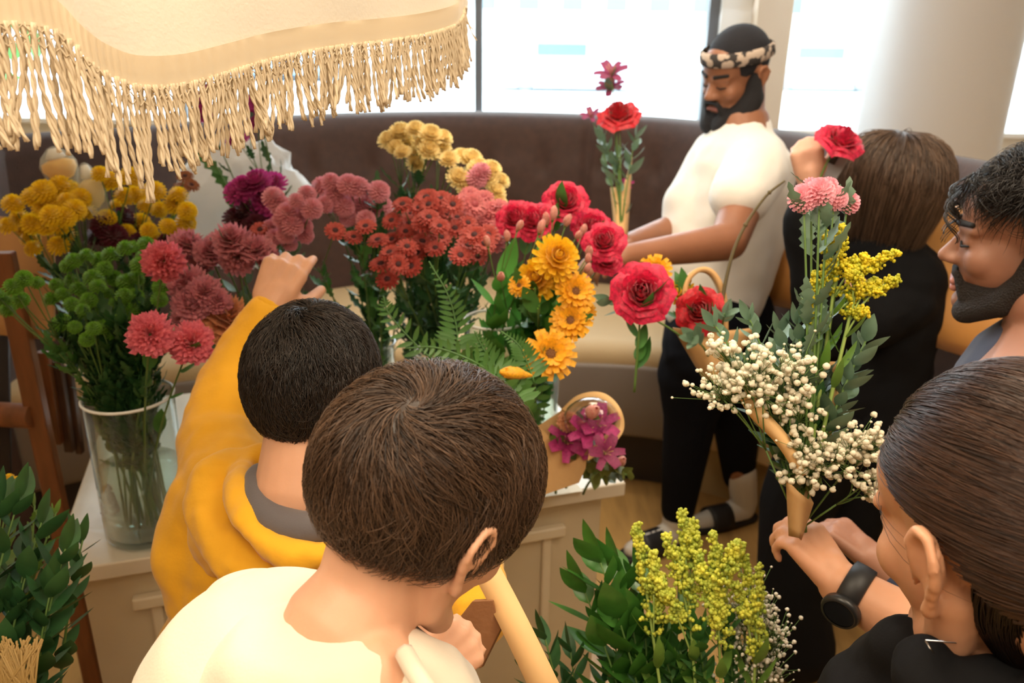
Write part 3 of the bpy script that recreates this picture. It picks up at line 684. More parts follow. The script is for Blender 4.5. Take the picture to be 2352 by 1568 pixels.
# ================================================================ people
def skin(name, c, c2=None): return mat(name, c, .5, var=.08, vscale=18, sss=.12, col2=c2, bump=.03, bscale=300)
def headshape(q, c, M, s=1, ears=(1, 1), neck=None, nr=.052, ear_out=.0, nose=1, jaw=1):
    """M columns: right, forward, up. Head centre at ear level; s scales an adult head"""
    c = Vector(c); L = lambda x, y, z: c + M @ (Vector((x, y, z))*s)
    e = lambda p, r: q.ell(L(*p), [k*s for k in r], M, 20, 14)
    e((0, -.018, .038), (.074, .096, .084)); e((0, .045, .045), (.062, .05, .058)); e((0, .035, -.02), (.060, .062, .07)); e((0, .03, -.06), (.048*jaw, .055, .048))
    for a in (-1, 1):
        q.chain([L(a*.056, -.005, -.03), L(a*.05*jaw, .01, -.07), L(a*.02, .072, -.098)], [.02*s, .018*s, .017*s])
        e((a*.036, .062, -.022), (.024, .026, .026)); q.cap(L(a*.012, .089, .022), L(a*.045, .075, .022), .010*s, .009*s)
        e((a*.031, .078, .004), (.014, .012, .009)); e((a*.012, .101, -.028), (.009, .011, .008))
        if ears[0 if a < 0 else 1]:
            x = a*(.074+ear_out); o = a*.012
            ear = [L(x, .008, -.018), L(x+o, -.004, .004), L(x+o*1.3, -.006, .022), L(x+o*1.4, -.016, .033), L(x+o*1.6, -.028, .030), L(x+o*1.8, -.035, .014), L(x+o*1.5, -.030, -.004), L(x+o*.9, -.018, -.02), L(x+o*.4, -.008, -.034)]
            q.chain(ear, [k*s for k in (.004, .0042, .0045, .005, .005, .005, .005, .0055, .0075)], 8)
            q.chain([L(x+o*.2, -.014, .018), L(x+o*.6, -.022, .006), L(x+o*.1, -.016, -.008)], [.006*s]*3, 8)
            q.cap(L(x-o, -.012, .02), L(x-o, -.01, -.02), .01*s, .01*s); q.ell(L(x+o*.7, -.015, .009), [.0045*s, .017*s, .027*s], M, 12, 10)
    if nose:
        q.chain([L(0, .086, .014), L(0, .100, -.006), L(0, .112, -.024)], [.008*s, .0085*s, .0115*s])
    q.cap(L(-.018, .088, -.057), L(.018, .088, -.057), .0075*s, .0075*s); q.cap(L(-.014, .087, -.068), L(.014, .087, -.068), .0085*s, .0085*s)
    e((0, .083, -.094), (.02, .017, .018))
    if neck: q.chain([L(0, -.03, -.035)]+[Vector(p) for p in neck], [nr*1.02]+[nr]*(len(neck)-1)+[nr*1.15], 20)
def eyes(c, M, s, parent, iris=(.06, .03, .02), lid=None):
    for a in (-1, 1):
        p = Vector(c)+M @ (Vector((a*.031, .0745, .0035))*s); q = MB(); q.ell(p, .0125*s, M, 16, 12); o = q.build('eye', mat('eye_white', (.75, .72, .70), .2), parent)
        q = MB(); q.ell(p+M @ (Vector((0, .0085, -.003))*s), .0058*s, M, 12, 8); q.build('iris', mat('iris_dark', iris, .15), o)
def hand(q, wrist, M, s=1, curls=(.6, .7, .8, .9), thumb=(.5, .4), spread=.12, left=False, wr=.026):
    """M columns: x towards the thumb side, y along the fingers, z out of the back of the hand"""
    w = Vector(wrist); T = lambda x, y, z: w + M @ (Vector((x, y, z))*s)
    q.cap(T(0, -.02, 0), T(.004, .03, 0), wr*s, .025*s)
    for x in (-.028, -.010, .010, .027): q.cap(T(x*.6, .02, 0), T(x, .082-abs(x)*.25, .002), .0155*s, .0115*s)
    q.cap(T(.018, .02, -.008), T(.026, .045, -.012), .016*s, .014*s)
    for i, (x, L, r) in enumerate(((.027, .075, .0088), (.010, .084, .009), (-.009, .078, .0086), (-.026, .06, .0076))):
        p = T(x, .080-abs(x)*.25, .002); a = 0; d0 = Vector((math.sin(x*10*spread), math.cos(x*10*spread), 0)); pts = [p]
        for k, f in enumerate((.42, .32, .26)):
            a += curls[i]*(1.0 if k == 0 else 1.15); d = Vector((d0.x*math.cos(a), d0.y*math.cos(a), -math.sin(a)))
            p = p + M @ d*(L*f*s); pts.append(p)
        q.chain(pts, [r*1.05*s, r*s, r*.93*s, r*.82*s], 10)
    a, b_ = thumb; p = T(.026, .028, -.008); d1 = Vector((math.cos(a)*.9, .6, -math.sin(a))).normalized(); p1 = p+M @ d1*.036*s
    d2 = Vector((math.cos(a+b_)*.45, .9, -math.sin(a+b_))).normalized(); p2 = p1+M @ d2*.03*s; p3 = p2+M @ (d2+Vector((0, .2, -b_*.5))).normalized()*.024*s
    q.chain([p, p1, p2, p3], [.0145*s, .0118*s, .0108*s, .009*s], 10)
def hairmat(name, c1, c2, rough=.38):
    m = bpy.data.materials.new(name); m.use_nodes = True; nt = m.node_tree; b = nt.nodes['Principled BSDF']
    at_ = nt.nodes.new('ShaderNodeAttribute'); at_.attribute_name = 'strand'; r = nt.nodes.new('ShaderNodeValToRGB')
    r.color_ramp.elements[0].color = (*c1, 1); r.color_ramp.elements[1].color = (*c2, 1)
    nt.links.new(at_.outputs['Fac'], r.inputs[0]); nt.links.new(r.outputs[0], b.inputs['Base Color']); b.inputs['Roughness'].default_value = rough
    b.inputs['Specular IOR Level'].default_value = .45
    return m
def scalp_mask(front=.42, side=.02, back=-.62, temple=.3):
    def f(u):                                                         # u: n x 3 unit directions (right, forward, up)
        y = u[:, 1]; lim = np.where(y > 0, side+(front-side)*np.clip(y/.75, 0, 1)**1.2+temple*0, side+(back-side)*np.clip(-y/.75, 0, 1)**.8)
        return u[:, 2] > lim
    return f
def hair(name, parent, m_, c, M, radii, mask, whorl, n=9000, length=.05, swirl=.5, grav=(0, 0, -.3), lift=.05, K=7, thick=.0006, seed=1, comb=None, capk=.985, lenf=None, clump=.35, jit=.12, drape=None, tube=True):
    r_ = np.random.default_rng(seed); R = np.array(radii); Mn = np.array(M); cn = np.array(c); w = np.array(Vector(whorl).normalized())
    u = r_.normal(size=(n*4, 3)); u /= np.linalg.norm(u, axis=1)[:, None]; u = u[mask(u)][:n]; N_ = len(u)
    root = u.copy(); ln = length*(1+.25*r_.normal(size=N_)).clip(.45, 1.6)
    if lenf is not None: ln = ln*lenf(root)
    cl = np.stack([np.sin(root @ r_.normal(size=3)*9+k*2)+np.sin(root @ r_.normal(size=3)*17+k) for k in range(3)], 1)*clump
    rj = r_.normal(size=(N_, 3))*jit; g = np.array(grav); pos = np.zeros((N_, K, 3)); p = u*R
    lf = lift*(.35+.65*r_.random(N_)); off = np.zeros((N_, 3))
    for k in range(K):
        t = k/(K-1); un = p/R; rad = np.linalg.norm(un, axis=1)[:, None]; ud = un/rad
        sc = (1+lf*min(1, t*2.2)*(1 if t < .6 else 1-.25*(t-.6)/.4))[:, None]
        tgt = ud*R*sc
        if drape is None: p = tgt
        else:
            dr = drape(root, ud)[:, None]; p = np.where((np.linalg.norm(p/R, axis=1)[:, None] < sc) | (dr < .5), tgt, p)
        pos[:, k] = p
        nn = (p/R**2); nn /= np.linalg.norm(nn, axis=1)[:, None]
        tw = ud-w; tl = np.linalg.norm(tw, axis=1)[:, None]; rd = tw/np.maximum(tl, .03)
        sw = np.cross(nn, rd); d = rd + sw*swirl*np.exp(-(tl/.7)**2)
        if comb is not None: d = d + np.array(comb(ud))
        d = d + g + cl*(.4+.6*t) + rj
        if drape is not None: d = np.where(dr > .5, g*3+cl*.3+rj-ud*np.array([1, 1, 0])*(1.3*t), d)
        dt = d-nn*(d*nn).sum(1)[:, None]
        if drape is not None: dt = np.where(dr > .5, d, dt)
        dt /= np.maximum(np.linalg.norm(dt, axis=1)[:, None], 1e-6); p = p+dt*(ln/(K-1))[:, None]
    P = pos @ Mn.T + cn
    T = np.gradient(P, axis=1); T /= np.maximum(np.linalg.norm(T, axis=2)[..., None], 1e-9)
    nrm = (P-cn); nrm /= np.linalg.norm(nrm, axis=2)[..., None]; sd = np.cross(T, nrm); sd /= np.maximum(np.linalg.norm(sd, axis=2)[..., None], 1e-9); nv = np.cross(sd, T)
    wd = thick*np.array([1-.85*(k/(K-1))**2 for k in range(K)])[None, :, None]
    a = np.stack([P+sd*wd, P-sd*wd, P+nv*wd*1.2], 2)                  # N,K,3,3
    V = a.reshape(-1, 3); idx = np.arange(N_*K*3).reshape(N_, K, 3); F_ = []
    for j in range(3):
        j2 = (j+1) % 3; F_.append(np.stack([idx[:, :-1, j], idx[:, :-1, j2], idx[:, 1:, j2], idx[:, 1:, j]], -1).reshape(-1, 4))
    F_ = np.concatenate(F_); nv0 = len(V)
    sh = np.repeat((r_.random(N_)*.55+.45*(.5+.5*np.sin(cl[:, 0]*2.2/max(clump, .05)))*r_.random(N_)**.3).clip(0, 1).astype(np.float32), K*3)
    # close cap under the strands
    nu, nvv = 64, 40; cv, ok = [], []
    for i in range(nvv+1):
        for j in range(nu):
            A, B_ = -PI/2+PI*i/nvv, 2*PI*j/nu; cv.append((math.cos(A)*math.cos(B_), math.cos(A)*math.sin(B_), math.sin(A)))
    cv = np.array(cv); okk = mask(cv); CV = (cv*R*capk) @ Mn.T + cn
    cf = []
    for i in range(nvv):
        for j in range(nu):
            q4 = (i*nu+j, i*nu+(j+1) % nu, (i+1)*nu+(j+1) % nu, (i+1)*nu+j)
            if all(okk[list(q4)]): cf.append(q4)
    V = np.concatenate([V, CV]); F_ = np.concatenate([F_, np.array(cf)+nv0]) if cf else F_
    sh = np.concatenate([sh, np.full(len(CV), .1, np.float32)])
    me = bpy.data.meshes.new(name); me.vertices.add(len(V)); me.vertices.foreach_set('co', V.astype(np.float32).ravel())
    me.loops.add(F_.size); me.loops.foreach_set('vertex_index', F_.astype(np.int32).ravel()); me.polygons.add(len(F_))
    me.polygons.foreach_set('loop_start', np.arange(0, F_.size, 4, dtype=np.int32)); me.polygons.foreach_set('use_smooth', np.ones(len(F_), bool))
    at_ = me.attributes.new('strand', 'FLOAT', 'POINT'); at_.data.foreach_set('value', sh); me.materials.append(m_); me.update(); me.validate()
    return link(name, me, parent)
def person(loc, label): return empty('person', (loc[0], loc[1], 0), label, 'person')
SK_f = skin('fair_skin', (.74, .40, .25)); SK_t = skin('tan_skin', (.66, .33, .19)); SK_d = skin('brown_skin', (.30, .125, .065)); SK_m = skin('olive_skin', (.36, .17, .11)); SK_w = skin('light_olive_skin', (.66, .36, .25))
def fabric(n, c, **k): return mat(n, c, k.pop('rough', .85), spec=k.pop('spec', .5), bump=k.pop('bump', .07), bscale=k.pop('bscale', 400), sheen=k.pop('sheen', .2), **k)
M_yel = fabric('mustard_fleece', (.84, .42, .012), bscale=220, var=.08, vscale=12); M_crm = fabric('cream_jersey', (.80, .70, .56)); M_wht = fabric('white_jersey', (.80, .76, .72))
M_blk = fabric('black_cloth', (.006, .006, .007), spec=.12, sheen=0, rough=.9); M_nvy = fabric('black_navy_leggings', (.005, .006, .010), spec=.12, sheen=0, rough=.9); M_gry = fabric('grey_jersey', (.12, .105, .11)); M_hood = fabric('charcoal_fleece', (.008, .008, .009), spec=.15, sheen=0)
UPW = Vector((0, 0, 1))
def legs(p, x, y, top, m_, w=.09, face=(0, 1), s=1):
    f = Vector((face[0], face[1], 0)).normalized(); sd = Vector((f.y, -f.x, 0)); q = MB(); q.ell((x, y, top), (.13*s, .11*s, .12*s))
    for a in (-1, 1): h = Vector((x, y, 0))+sd*a*w; q.chain([h+Vector((0, 0, top-.04)), h+Vector((0, 0, top*.52))+f*.015, h+Vector((0, 0, .07))], [.088*s, .068*s, .056*s], 14)
    q.blob('trousers', m_, p, .009, 6)
    for a in (-1, 1): h = Vector((x, y, 0))+sd*a*w; q = MB(); q.chain([h+Vector((0, 0, .045))-f*.03, h+Vector((0, 0, .042))+f*.08, h+f*.15+Vector((0, 0, .035))], [.042, .042, .034], 12); q.blob('shoe', mat('dark_trainer', (.03, .03, .035), .6), p, .007, 4)
def folds(o, strength, scale, tname='marble'):
    t = bpy.data.textures.new(tname, 'CLOUDS'); t.noise_scale = scale; t.noise_depth = 1
    d = o.modifiers.new('f', 'DISPLACE'); d.texture = t; d.strength = strength; d.mid_level = .5; d.texture_coords = 'LOCAL'; return o

# ---------------------------------------------------------------- nearer boy, cream t-shirt (back of head, brown hair)
hc = at(975, 1175, .70)
fw = (RGT*.62 + Vector((0, 1, 0))*.62 + UPW*-.58).normalized(); upv = (Vector((0, 0, 1))+RGT*.42+Vector((0, .25, 0))).normalized()
Mw = basis(fw, upv); 
boyc = person((hc.x-.15, hc.y-.05), 'boy with thick brown hair and cream t-shirt in front, seen from behind')
nb = at(790, 1450, .665); nb2 = at(740, 1640, .70)
q = MB(); headshape(q, hc, Mw, .90, neck=[hc.lerp(nb, .7), nb], nr=.046, ear_out=.004)
shL, shR = at(590, 1545, .69), at(960, 1800, .62)
q.chain([nb, nb.lerp(nb2, .6), nb2], [.052, .06, .07], 20)
q.chain([at(700, 1530, .70), at(600, 1600, .72)], [.05, .05]); q.chain([at(830, 1560, .65), at(900, 1700, .64)], [.055, .06])
q.ell(at(760, 1720, .68), (.13, .10, .12)); q.ell(at(770, 1900, .72), (.14, .10, .16))
hw = at(965, 1560, .80)
# right arm raised in front of the chest, hand under the chin
el_ = at(1060, 1850, .74); q.chain([shR, el_, hw], [.042, .034, .022])
Mh = basis((RGT*.75+UPV*.55+FWD*.25), -FWD*.8+UPV*.1)
hand(q, hw, Matrix((-(Mh.col[0]), Mh.col[1], Mh.col[2])).transposed(), .74, curls=(1.2, 1.15, 1.1, 1.0), thumb=(.3, .5), wr=.022)
q.blob('body', SK_f, boyc, .0035, 5)
eyes(hc, Mw, .9, boyc)
HB = hairmat('brown_hair', (.012, .007, .005), (.19, .108, .064), .36)
def nape(u): return 1.0
hair('hair', boyc, HB, hc+Mw @ Vector((0, -.016, .034)), Mw, (.0765, .099, .087), scalp_mask(.30, -.22, -.66), (.18, -.80, .60), n=16000, length=.075, swirl=1.1, grav=(0, .1, -.55), lift=.16, K=9, thick=.00042, seed=3, capk=1.0, clump=.6, jit=.2,
     lenf=lambda u: np.where(u[:, 2] < -.25, .35, 1.0))
q = MB(); top = at(560, 1420, .72)
q.chain([at(645, 1490, .715), at(575, 1435, .74), at(520, 1540, .76), at(490, 1700, .78)], [.030, .052, .066, .07], 20)
q.ell(at(640, 1640, .70), (.10, .09, .10)); q.ell(at(760, 1850, .70), (.17, .12, .20)); q.ell(at(620, 1800, .74), (.13, .12, .2)); q.chain([at(965, 1640, .60), at(960, 1780, .62), at(900, 1900, .64)], [.022, .05, .06], 20)
q.ell(at(760, 1800, .655), (.10, .06, .09))
tee = folds(q.blob('t_shirt', M_crm, boyc, .005, 8), .012, .06)
# ribbed neckline
q = MB(); q.tube(spline([at(990, 1600, .575), at(955, 1545, .59), at(930, 1500, .615)], 6), .008, 8); q.build('collar', M_crm, boyc)

# ---------------------------------------------------------------- farther boy, mustard hoodie (dark hair)
hd = at(724, 915, 1.06); fw = (Vector((.05, 1, -.42))).normalized(); My = basis(fw, Vector((0.03, .35, 1)))
boyy = person((hd.x, hd.y-.05), 'boy with short black hair in a mustard hoodie reaching up to the flowers')
nb = at(690, 1120, 1.03)
q = MB(); headshape(q, hd, My, .93, neck=[nb], nr=.050, ears=(0, 0))
q.chain([nb, at(690, 1230, 1.045), at(690, 1400, 1.12)], [.052, .060, .075], 20)
sh = at(520, 1160, 1.12); el = at(500, 985, 1.28); wr = at(612, 712, 1.36)
q.chain([sh, el, wr], [.05, .042, .026], 16)
Mhd = basis((wr-el).normalized()+Vector((.10, .05, .1)), -FWD+RGT*.25)
hand(q, wr+(wr-el).normalized()*.0, Matrix((Mhd.col[0], Mhd.col[1], Mhd.col[2])).transposed(), 1.05, curls=(.35, .55, .65, .75), thumb=(.4, .5), spread=.35, wr=.030)
elr, wrr = at(1060, 1280, 1.15), at(1085, 1420, 1.02)
q.chain([at(900, 1230, 1.13), elr, wrr], [.04, .034, .026]); 
q.ell(at(690, 1520, 1.16), (.11, .06, .2)); q.blob('body', SK_f, boyy, .0035, 4)
HK_ = hairmat('black_hair', (.006, .005, .005), (.048, .032, .024), .36)
hair('hair', boyy, HK_, hd+My @ Vector((0, -.018, .03)), My, (.0815, .098, .092), scalp_mask(.3, -.25, -.75), (-.02, -.36, .93), n=13000, length=.034, swirl=.8, grav=(0, .0, -.2), lift=.10, K=6, thick=.00055, seed=5, capk=1.0, jit=.2)
q = MB(); s_ = at
q.chain([s_(530, 1150, 1.14), s_(505, 1010, 1.26), s_(545, 860, 1.33), s_(608, 730, 1.36)], [.066, .064, .056, .040], 20)
q.chain([s_(560, 1190, 1.12), s_(470, 1150, 1.16), s_(450, 1280, 1.16), s_(520, 1420, 1.18)], [.06, .055, .06, .07], 20)
q.ell(s_(900, 1200, 1.11), (.07, .07, .06)); q.ell(s_(840, 1170, 1.08), (.05, .06, .05)); q.chain([s_(840, 1190, 1.12), s_(950, 1230, 1.14), s_(1060, 1290, 1.14), s_(1085, 1400, 1.06)], [.05, .07, .06, .05], 20)
q.ell(s_(680, 1420, 1.17), (.17, .10, .15)); q.ell(s_(640, 1600, 1.22), (.19, .12, .25)); q.ell(s_(560, 1330, 1.16), (.10, .08, .12)); q.ell(s_(800, 1330, 1.14), (.10, .08, .12))
o = q.blob('hoodie', M_yel, boyy, .005, 8, disp=.0); folds(o, .012, .05)
q = MB()      # hood lying on the shoulders: a thick rolled collar and a sagging pouch
ring = spline([s_(660, 1040, 1.12), s_(575, 1062, 1.10), s_(548, 1110, 1.04), s_(570, 1195, .98), s_(640, 1262, .955), s_(720, 1280, .945), s_(800, 1255, .96), s_(850, 1180, 1.0)], 8)
q.chain(ring, [.019+.003*math.sin(i*.4) for i in range(len(ring))], 12)
ring2 = spline([s_(600, 1075, 1.12), s_(500, 1090, 1.09), s_(480, 1180, 1.06), s_(560, 1300, 1.02), s_(680, 1360, 1.0), s_(790, 1350, 1.01), s_(860, 1270, 1.03)], 8)
q.chain(ring2, [.030]*len(ring2), 12)
q.ell(s_(520, 1210, 1.09), (.05, .06, .07)); q.ell(s_(650, 1340, 1.05), (.09, .05, .05))
o = q.blob('hood', M_yel, boyy, .005, 7); folds(o, .008, .03)
q = MB(); q.chain(spline([s_(600, 1100, 1.03), s_(603, 1165, .995), s_(655, 1205, .975), s_(730, 1212, .965), s_(800, 1170, .985)], 6), [.022]*25, 12); q.ell(s_(690, 1225, 1.06), (.075, .05, .035)); q.blob('undershirt', M_gry, boyy, .004, 6)
q = MB(); q.chain([wr+(el-wr)*.10, wr+(el-wr)*.02], [.034, .032], 16); q.blob('cuff', M_yel, boyy, .003, 3)
# sleeve of his other arm, seen under the nearer boy's chin
q = MB(); q.chain([s_(1040, 1270, 1.06), s_(1085, 1370, 1.0), s_(1088, 1435, .96)], [.040, .035, .024], 16); o = q.blob('sleeve', M_yel, boyy, .004, 6); folds(o, .008, .03)

# ---------------------------------------------------------------- standing man in white t-shirt and headband
hm = at(1690, 175, 2.42); fwm = Vector((-.80, -.48, -.30)).normalized(); Mm = basis(fwm, Vector((-.02, -.1, 1)))
man = person(atz(1600, 1215, 0), 'standing bearded man in white t-shirt and patterned headband by the banquette')
nkm = at(1700, 292, 2.46); ft1, ft2 = atz(1510, 1260, .0), atz(1668, 1205, .0); hip = at(1640, 740, 2.55)
hipn, hipf = hip+Vector((-.02, -.08, 0)), hip+Vector((.08, .07, 0))
q = MB(); headshape(q, hm, Mm, 1.05, neck=[nkm], nr=.062, jaw=1.1)
shn = at(1735, 395, 2.32); eln = at(1672, 555, 2.16); wrn = at(1432, 590, 1.98)
shf = at(1655, 350, 2.62); elf = at(1560, 520, 2.55); wrf = at(1440, 560, 2.35)
q.chain([nkm, at(1700, 400, 2.48), at(1670, 560, 2.5), hip], [.09, .13, .13, .13], 20)
q.chain([shn, eln, wrn], [.062, .052, .030], 16)
q.chain([shf, elf, wrf], [.060, .048, .030], 16)
Mh_ = basis((wrn-eln).normalized()+Vector((0, 0, -.05)), Vector((0, -.25, 1))); hand(q, wrn, Mh_, 1.0, curls=(.45, .5, .55, .6), thumb=(.5, .4))
Mh2 = basis((wrf-elf).normalized(), Vector((0, .5, 1))); hand(q, wrf, Mh2, 1.0, curls=(1.0, 1.0, 1.0, 1.0), thumb=(.9, .8))
kn1, kn2 = at(1585, 960, 2.65), at(1690, 950, 2.77)
q.chain([hipn, kn1, ft1+Vector((.065, .025, .07)), ], [.10, .052, .030], 16); q.chain([hipf, kn2, ft2+Vector((.05, .03, .07))], [.10, .052, .030], 16)
q.blob('body', SK_d, man, .006, 5)
def lashes(c, M, s, parent):
    q = MB()
    for a in (-1, 1): q.chain([c+M @ (Vector((a*.018, .0925, .001))*s), c+M @ (Vector((a*.031, .0915, -.003))*s), c+M @ (Vector((a*.044, .083, .000))*s)], [.0016, .0022, .0016], 8)
    q.build('eyelash', mat('black_brow', (.01, .008, .008), .8), parent)
lashes(hm, Mm, 1.05, man)
q = MB()
for a in (-1, 1): q.cap(hm+Mm @ Vector((a*.016, .099, .030)), hm+Mm @ Vector((a*.052, .082, .034)), .006, .005)
q.build('eyebrow', mat('black_brow', (.01, .008, .008), .8), man)
M_lip = mat('lip_skin', (.30, .11, .09), .45); q = MB(); q.cap(hm+Mm @ Vector((-.018, .1005, -.066)), hm+Mm @ Vector((.018, .1005, -.066)), .006, .006); q.build('lips', M_lip, man)
q = MB()                                                             # full beard wraps jaw and chin
def hl(x, y, z): return hm+Mm @ (Vector((x, y, z))*1.05)
for a in (-1, 1): q.chain([hl(a*.070, -.002, .0), hl(a*.068, .008, -.05), hl(a*.055, .035, -.085), hl(a*.024, .082, -.112)], [.020, .034, .041, .038])
q.ell(hl(0, .075, -.108), (.040, .034, .036), Mm); q.ell(hl(0, .034, -.082), (.062, .066, .044), Mm, 20, 14); q.cap(hl(-.024, .098, -.045), hl(.024, .098, -.045), .007, .007)
for a in (-1, 1): q.cap(hl(a*.024, .098, -.045), hl(a*.03, .086, -.08), .007, .012)
M_beard = mat('black_beard', (.010, .009, .012), .8, bump=.8, bscale=350); q.blob('beard', M_beard, man, .004, 3)
q = MB(); q.ell(hm+Mm @ Vector((0, -.018, .055)), (.083, .103, .090), Mm, 28, 18); q.blob('hair', mat('short_black_hair', (.012, .012, .018), .85, bump=.6, bscale=400), man, .005, 3)
# headband: twisted patterned band
mb_ = bpy.data.materials.new('headband_pattern'); mb_.use_nodes = True; nt = mb_.node_tree; bs_ = nt.nodes['Principled BSDF']; vo = nt.nodes.new('ShaderNodeTexVoronoi'); vo.inputs['Scale'].default_value = 42
rp = nt.nodes.new('ShaderNodeValToRGB'); rp.color_ramp.interpolation = 'CONSTANT'; rp.color_ramp.elements[0].color = (.50, .40, .33, 1); rp.color_ramp.elements[1].position = .52; rp.color_ramp.elements[1].color = (.04, .035, .035, 1)
tcn = nt.nodes.new('ShaderNodeTexCoord'); nt.links.new(tcn.outputs['Object'], vo.inputs['Vector']); nt.links.new(vo.outputs['Distance'], rp.inputs[0]); nt.links.new(rp.outputs[0], bs_.inputs[0]); bs_.inputs['Roughness'].default_value = .9
Mb = Mm @ Matrix.Rotation(.10, 3, 'X'); P = []
for k in range(49):
    a = 2*PI*k/48; d = Vector((math.cos(a)*.091, math.sin(a)*.117-.012, 0)); P.append([hm+Mm @ Vector((0, 0, .068))+Mb @ (d*f+Vector((0, 0, z))) for f, z in ((.97, -.020), (1.04, -.014), (1.05, .0), (1.03, .015), (.95, .020))])
q = MB(); q.grid(P); q.build('headband', mb_, man)
q = MB()
q.chain([at(1700, 318, 2.47), at(1700, 400, 2.48), at(1668, 560, 2.50), at(1640, 690, 2.53)], [.10, .155, .150, .148], 28)
q.chain([at(1640, 350, 2.52), at(1600, 470, 2.52), at(1590, 600, 2.50), at(1600, 700, 2.50)], [.07, .105, .10, .10], 24)
q.chain([at(1735, 400, 2.52), at(1715, 560, 2.52), at(1675, 690, 2.54)], [.12, .115, .11], 24)
q.chain([nkm+Vector((0, 0, -.03)), at(1728, 360, 2.38), shn+Vector((0, 0, .0)), at(1700, 450, 2.24)], [.06, .085, .092, .086], 24)
q.chain([nkm+Vector((0, 0, -.03)), at(1665, 340, 2.58), shf, at(1600, 440, 2.60)], [.06, .075, .08, .075], 20)
o = q.blob('t_shirt', M_wht, man, .007, 16); folds(o, .014, .10)
q = MB(); Mn_ = basis(Vector((-.5, -.3, .8)), UPW); nr_ = [nkm+Vector((0, 0, -.025))+Vector((math.cos(a)*.082-.005, math.sin(a)*.075, .02*math.cos(a))) for a in [2*PI*k/24 for k in range(24)]]; q.tube(nr_, .010, 8, close=True); q.build('collar', M_wht, man)
q = MB()
q.chain([at(1635, 720, 2.55), at(1630, 800, 2.52)], [.142, .15], 20)
q.chain([hipn, at(1598, 860, 2.58), kn1, ft1+Vector((.065, .025, .15))], [.135, .124, .088, .060], 18)
q.chain([hipf, at(1690, 860, 2.70), kn2, ft2+Vector((.035, .035, .19))], [.13, .115, .084, .060], 18)
q.blob('shorts_over_leggings', M_nvy, man, .007, 6)
M_sock = fabric('grey_white_sock', (.62, .58, .52), bscale=120)
for ft, dx, kk in ((ft1, Vector((-.8, -.45, 0)), kn1), (ft2, Vector((-.75, -.30, 0)), kn2)):
    dx = dx.normalized(); a = ft+Vector((.065, .03, 0))
    q = MB(); q.chain([a+Vector((0, 0, .07))+(kk-a).normalized()*.17, a+Vector((0, 0, .09)), a+Vector((0, 0, .055)), a+dx*.12+Vector((0, 0, .042)), a+dx*.19+Vector((0, 0, .038))], [.054, .050, .045, .040, .031], 16); q.blob('sock', M_sock, man, .005, 5)
    s_ = empty('slide_sandal', a, 'black slide sandal on the %s foot of the standing man' % ('front' if ft is ft1 else 'rear'), 'sandal', 'pair of slides')
    sd = Vector((-dx.y, dx.x, 0)); q = MB(); P = []
    for i in range(13):
        t = i/12; w = .046*(.72+.35*math.sin(PI*(t*.9+.05)))*(1 if .05 < t < .95 else .75); x_ = -.055+t*.29
        P.append([a+dx*x_+sd*w*k+Vector((0, 0, z)) for k, z in ((-.9, .001), (-1, .015), (-.95, .027), (.95, .027), (1, .015), (.9, .001))])
    q.grid(P, closeu=True); q.add(P[0], [tuple(range(6))]); q.add(P[-1], [tuple(range(5, -1, -1))]); q.build('sole', mat('black_rubber', (.012, .012, .014), .6), s_, smooth=False, bevel=.004)
    q = MB(); P = []
    for i in range(5):
        x_ = .07+.022*i; P.append([a+dx*x_+sd*.052*math.cos(b_)+Vector((0, 0, .015+.072*math.sin(b_))) for b_ in [PI*k/10 for k in range(11)]])
    q.grid(P); q.build('strap', mat('black_strap', (.015, .015, .018), .5), s_, solid=.006)
    if ft is ft1:
        q = MB()
        for i in range(3): q.box(a+dx*(.085+.022*i)+Vector((0, 0, .0885))+sd*.004, (.010, .03, .002), basis(dx, UPW))
        q.build('printed_mark', M_white, s_, smooth=False)

# ---------------------------------------------------------------- woman in black raising a phone and a rose
hwm = at(2032, 428, 1.98); fwd_ = Vector((-.62, .70, .12)).normalized(); Mf = basis(fwd_, UPW)
wom = person(atz(1830, 1540, 0), 'woman with bobbed brown hair and black blazer holding up a rose')
nkw = at(2040, 570, 2.0)
q = MB(); headshape(q, hwm, Mf, .98, neck=[nkw], nr=.05, ears=(0, 0))
shw = at(2065, 640, 2.02); elw = at(1880, 700, 1.95); wrw = at(1862, 425, 1.86)
q.chain([shw, elw, wrw], [.05, .042, .028], 16)
Mh3 = basis((wrw-elw).normalized()+Vector((-.05, 0, 0)), Vector((-.2, -1, .1)))
hand(q, wrw, Mh3, 1.0, curls=(.75, .85, .95, 1.0), thumb=(.4, .4))
q.chain([nkw, at(2010, 700, 2.07), at(1960, 950, 2.17)], [.06, .09, .08], 18)
q.blob('body', SK_w, wom, .006, 5)
HW = hairmat('bob_hair', (.022, .013, .009), (.19, .115, .075), .40)
hair('hair', wom, HW, hwm+Mf @ Vector((0, -.016, .03)), Mf, (.100, .118, .104), scalp_mask(.36, -.1, -.62), (0, .15, 1), n=13000, length=.205, swirl=.1, grav=(0, -.02, -1.1), lift=.20, K=11, thick=.0011, seed=9, capk=1.02, clump=.10, jit=.05,
     drape=lambda r, u: (u[:, 2] < .12).astype(float), lenf=lambda u: np.clip(.55+.50*u[:, 2], .28, 1.05))
q = MB(); q.chain([at(2010, 590, 2.02), at(2050, 660, 2.04), at(2020, 850, 2.12), at(1960, 1000, 2.15)], [.09, .13, .125, .13], 22)
q.chain([at(1930, 610, 2.15), at(1900, 800, 2.15), at(1910, 980, 2.15)], [.09, .12, .12], 20)
q.chain([shw, at(2085, 700, 1.98), at(1995, 740, 1.95), elw, elw.lerp(wrw, .72)], [.078, .07, .066, .062, .066], 18)
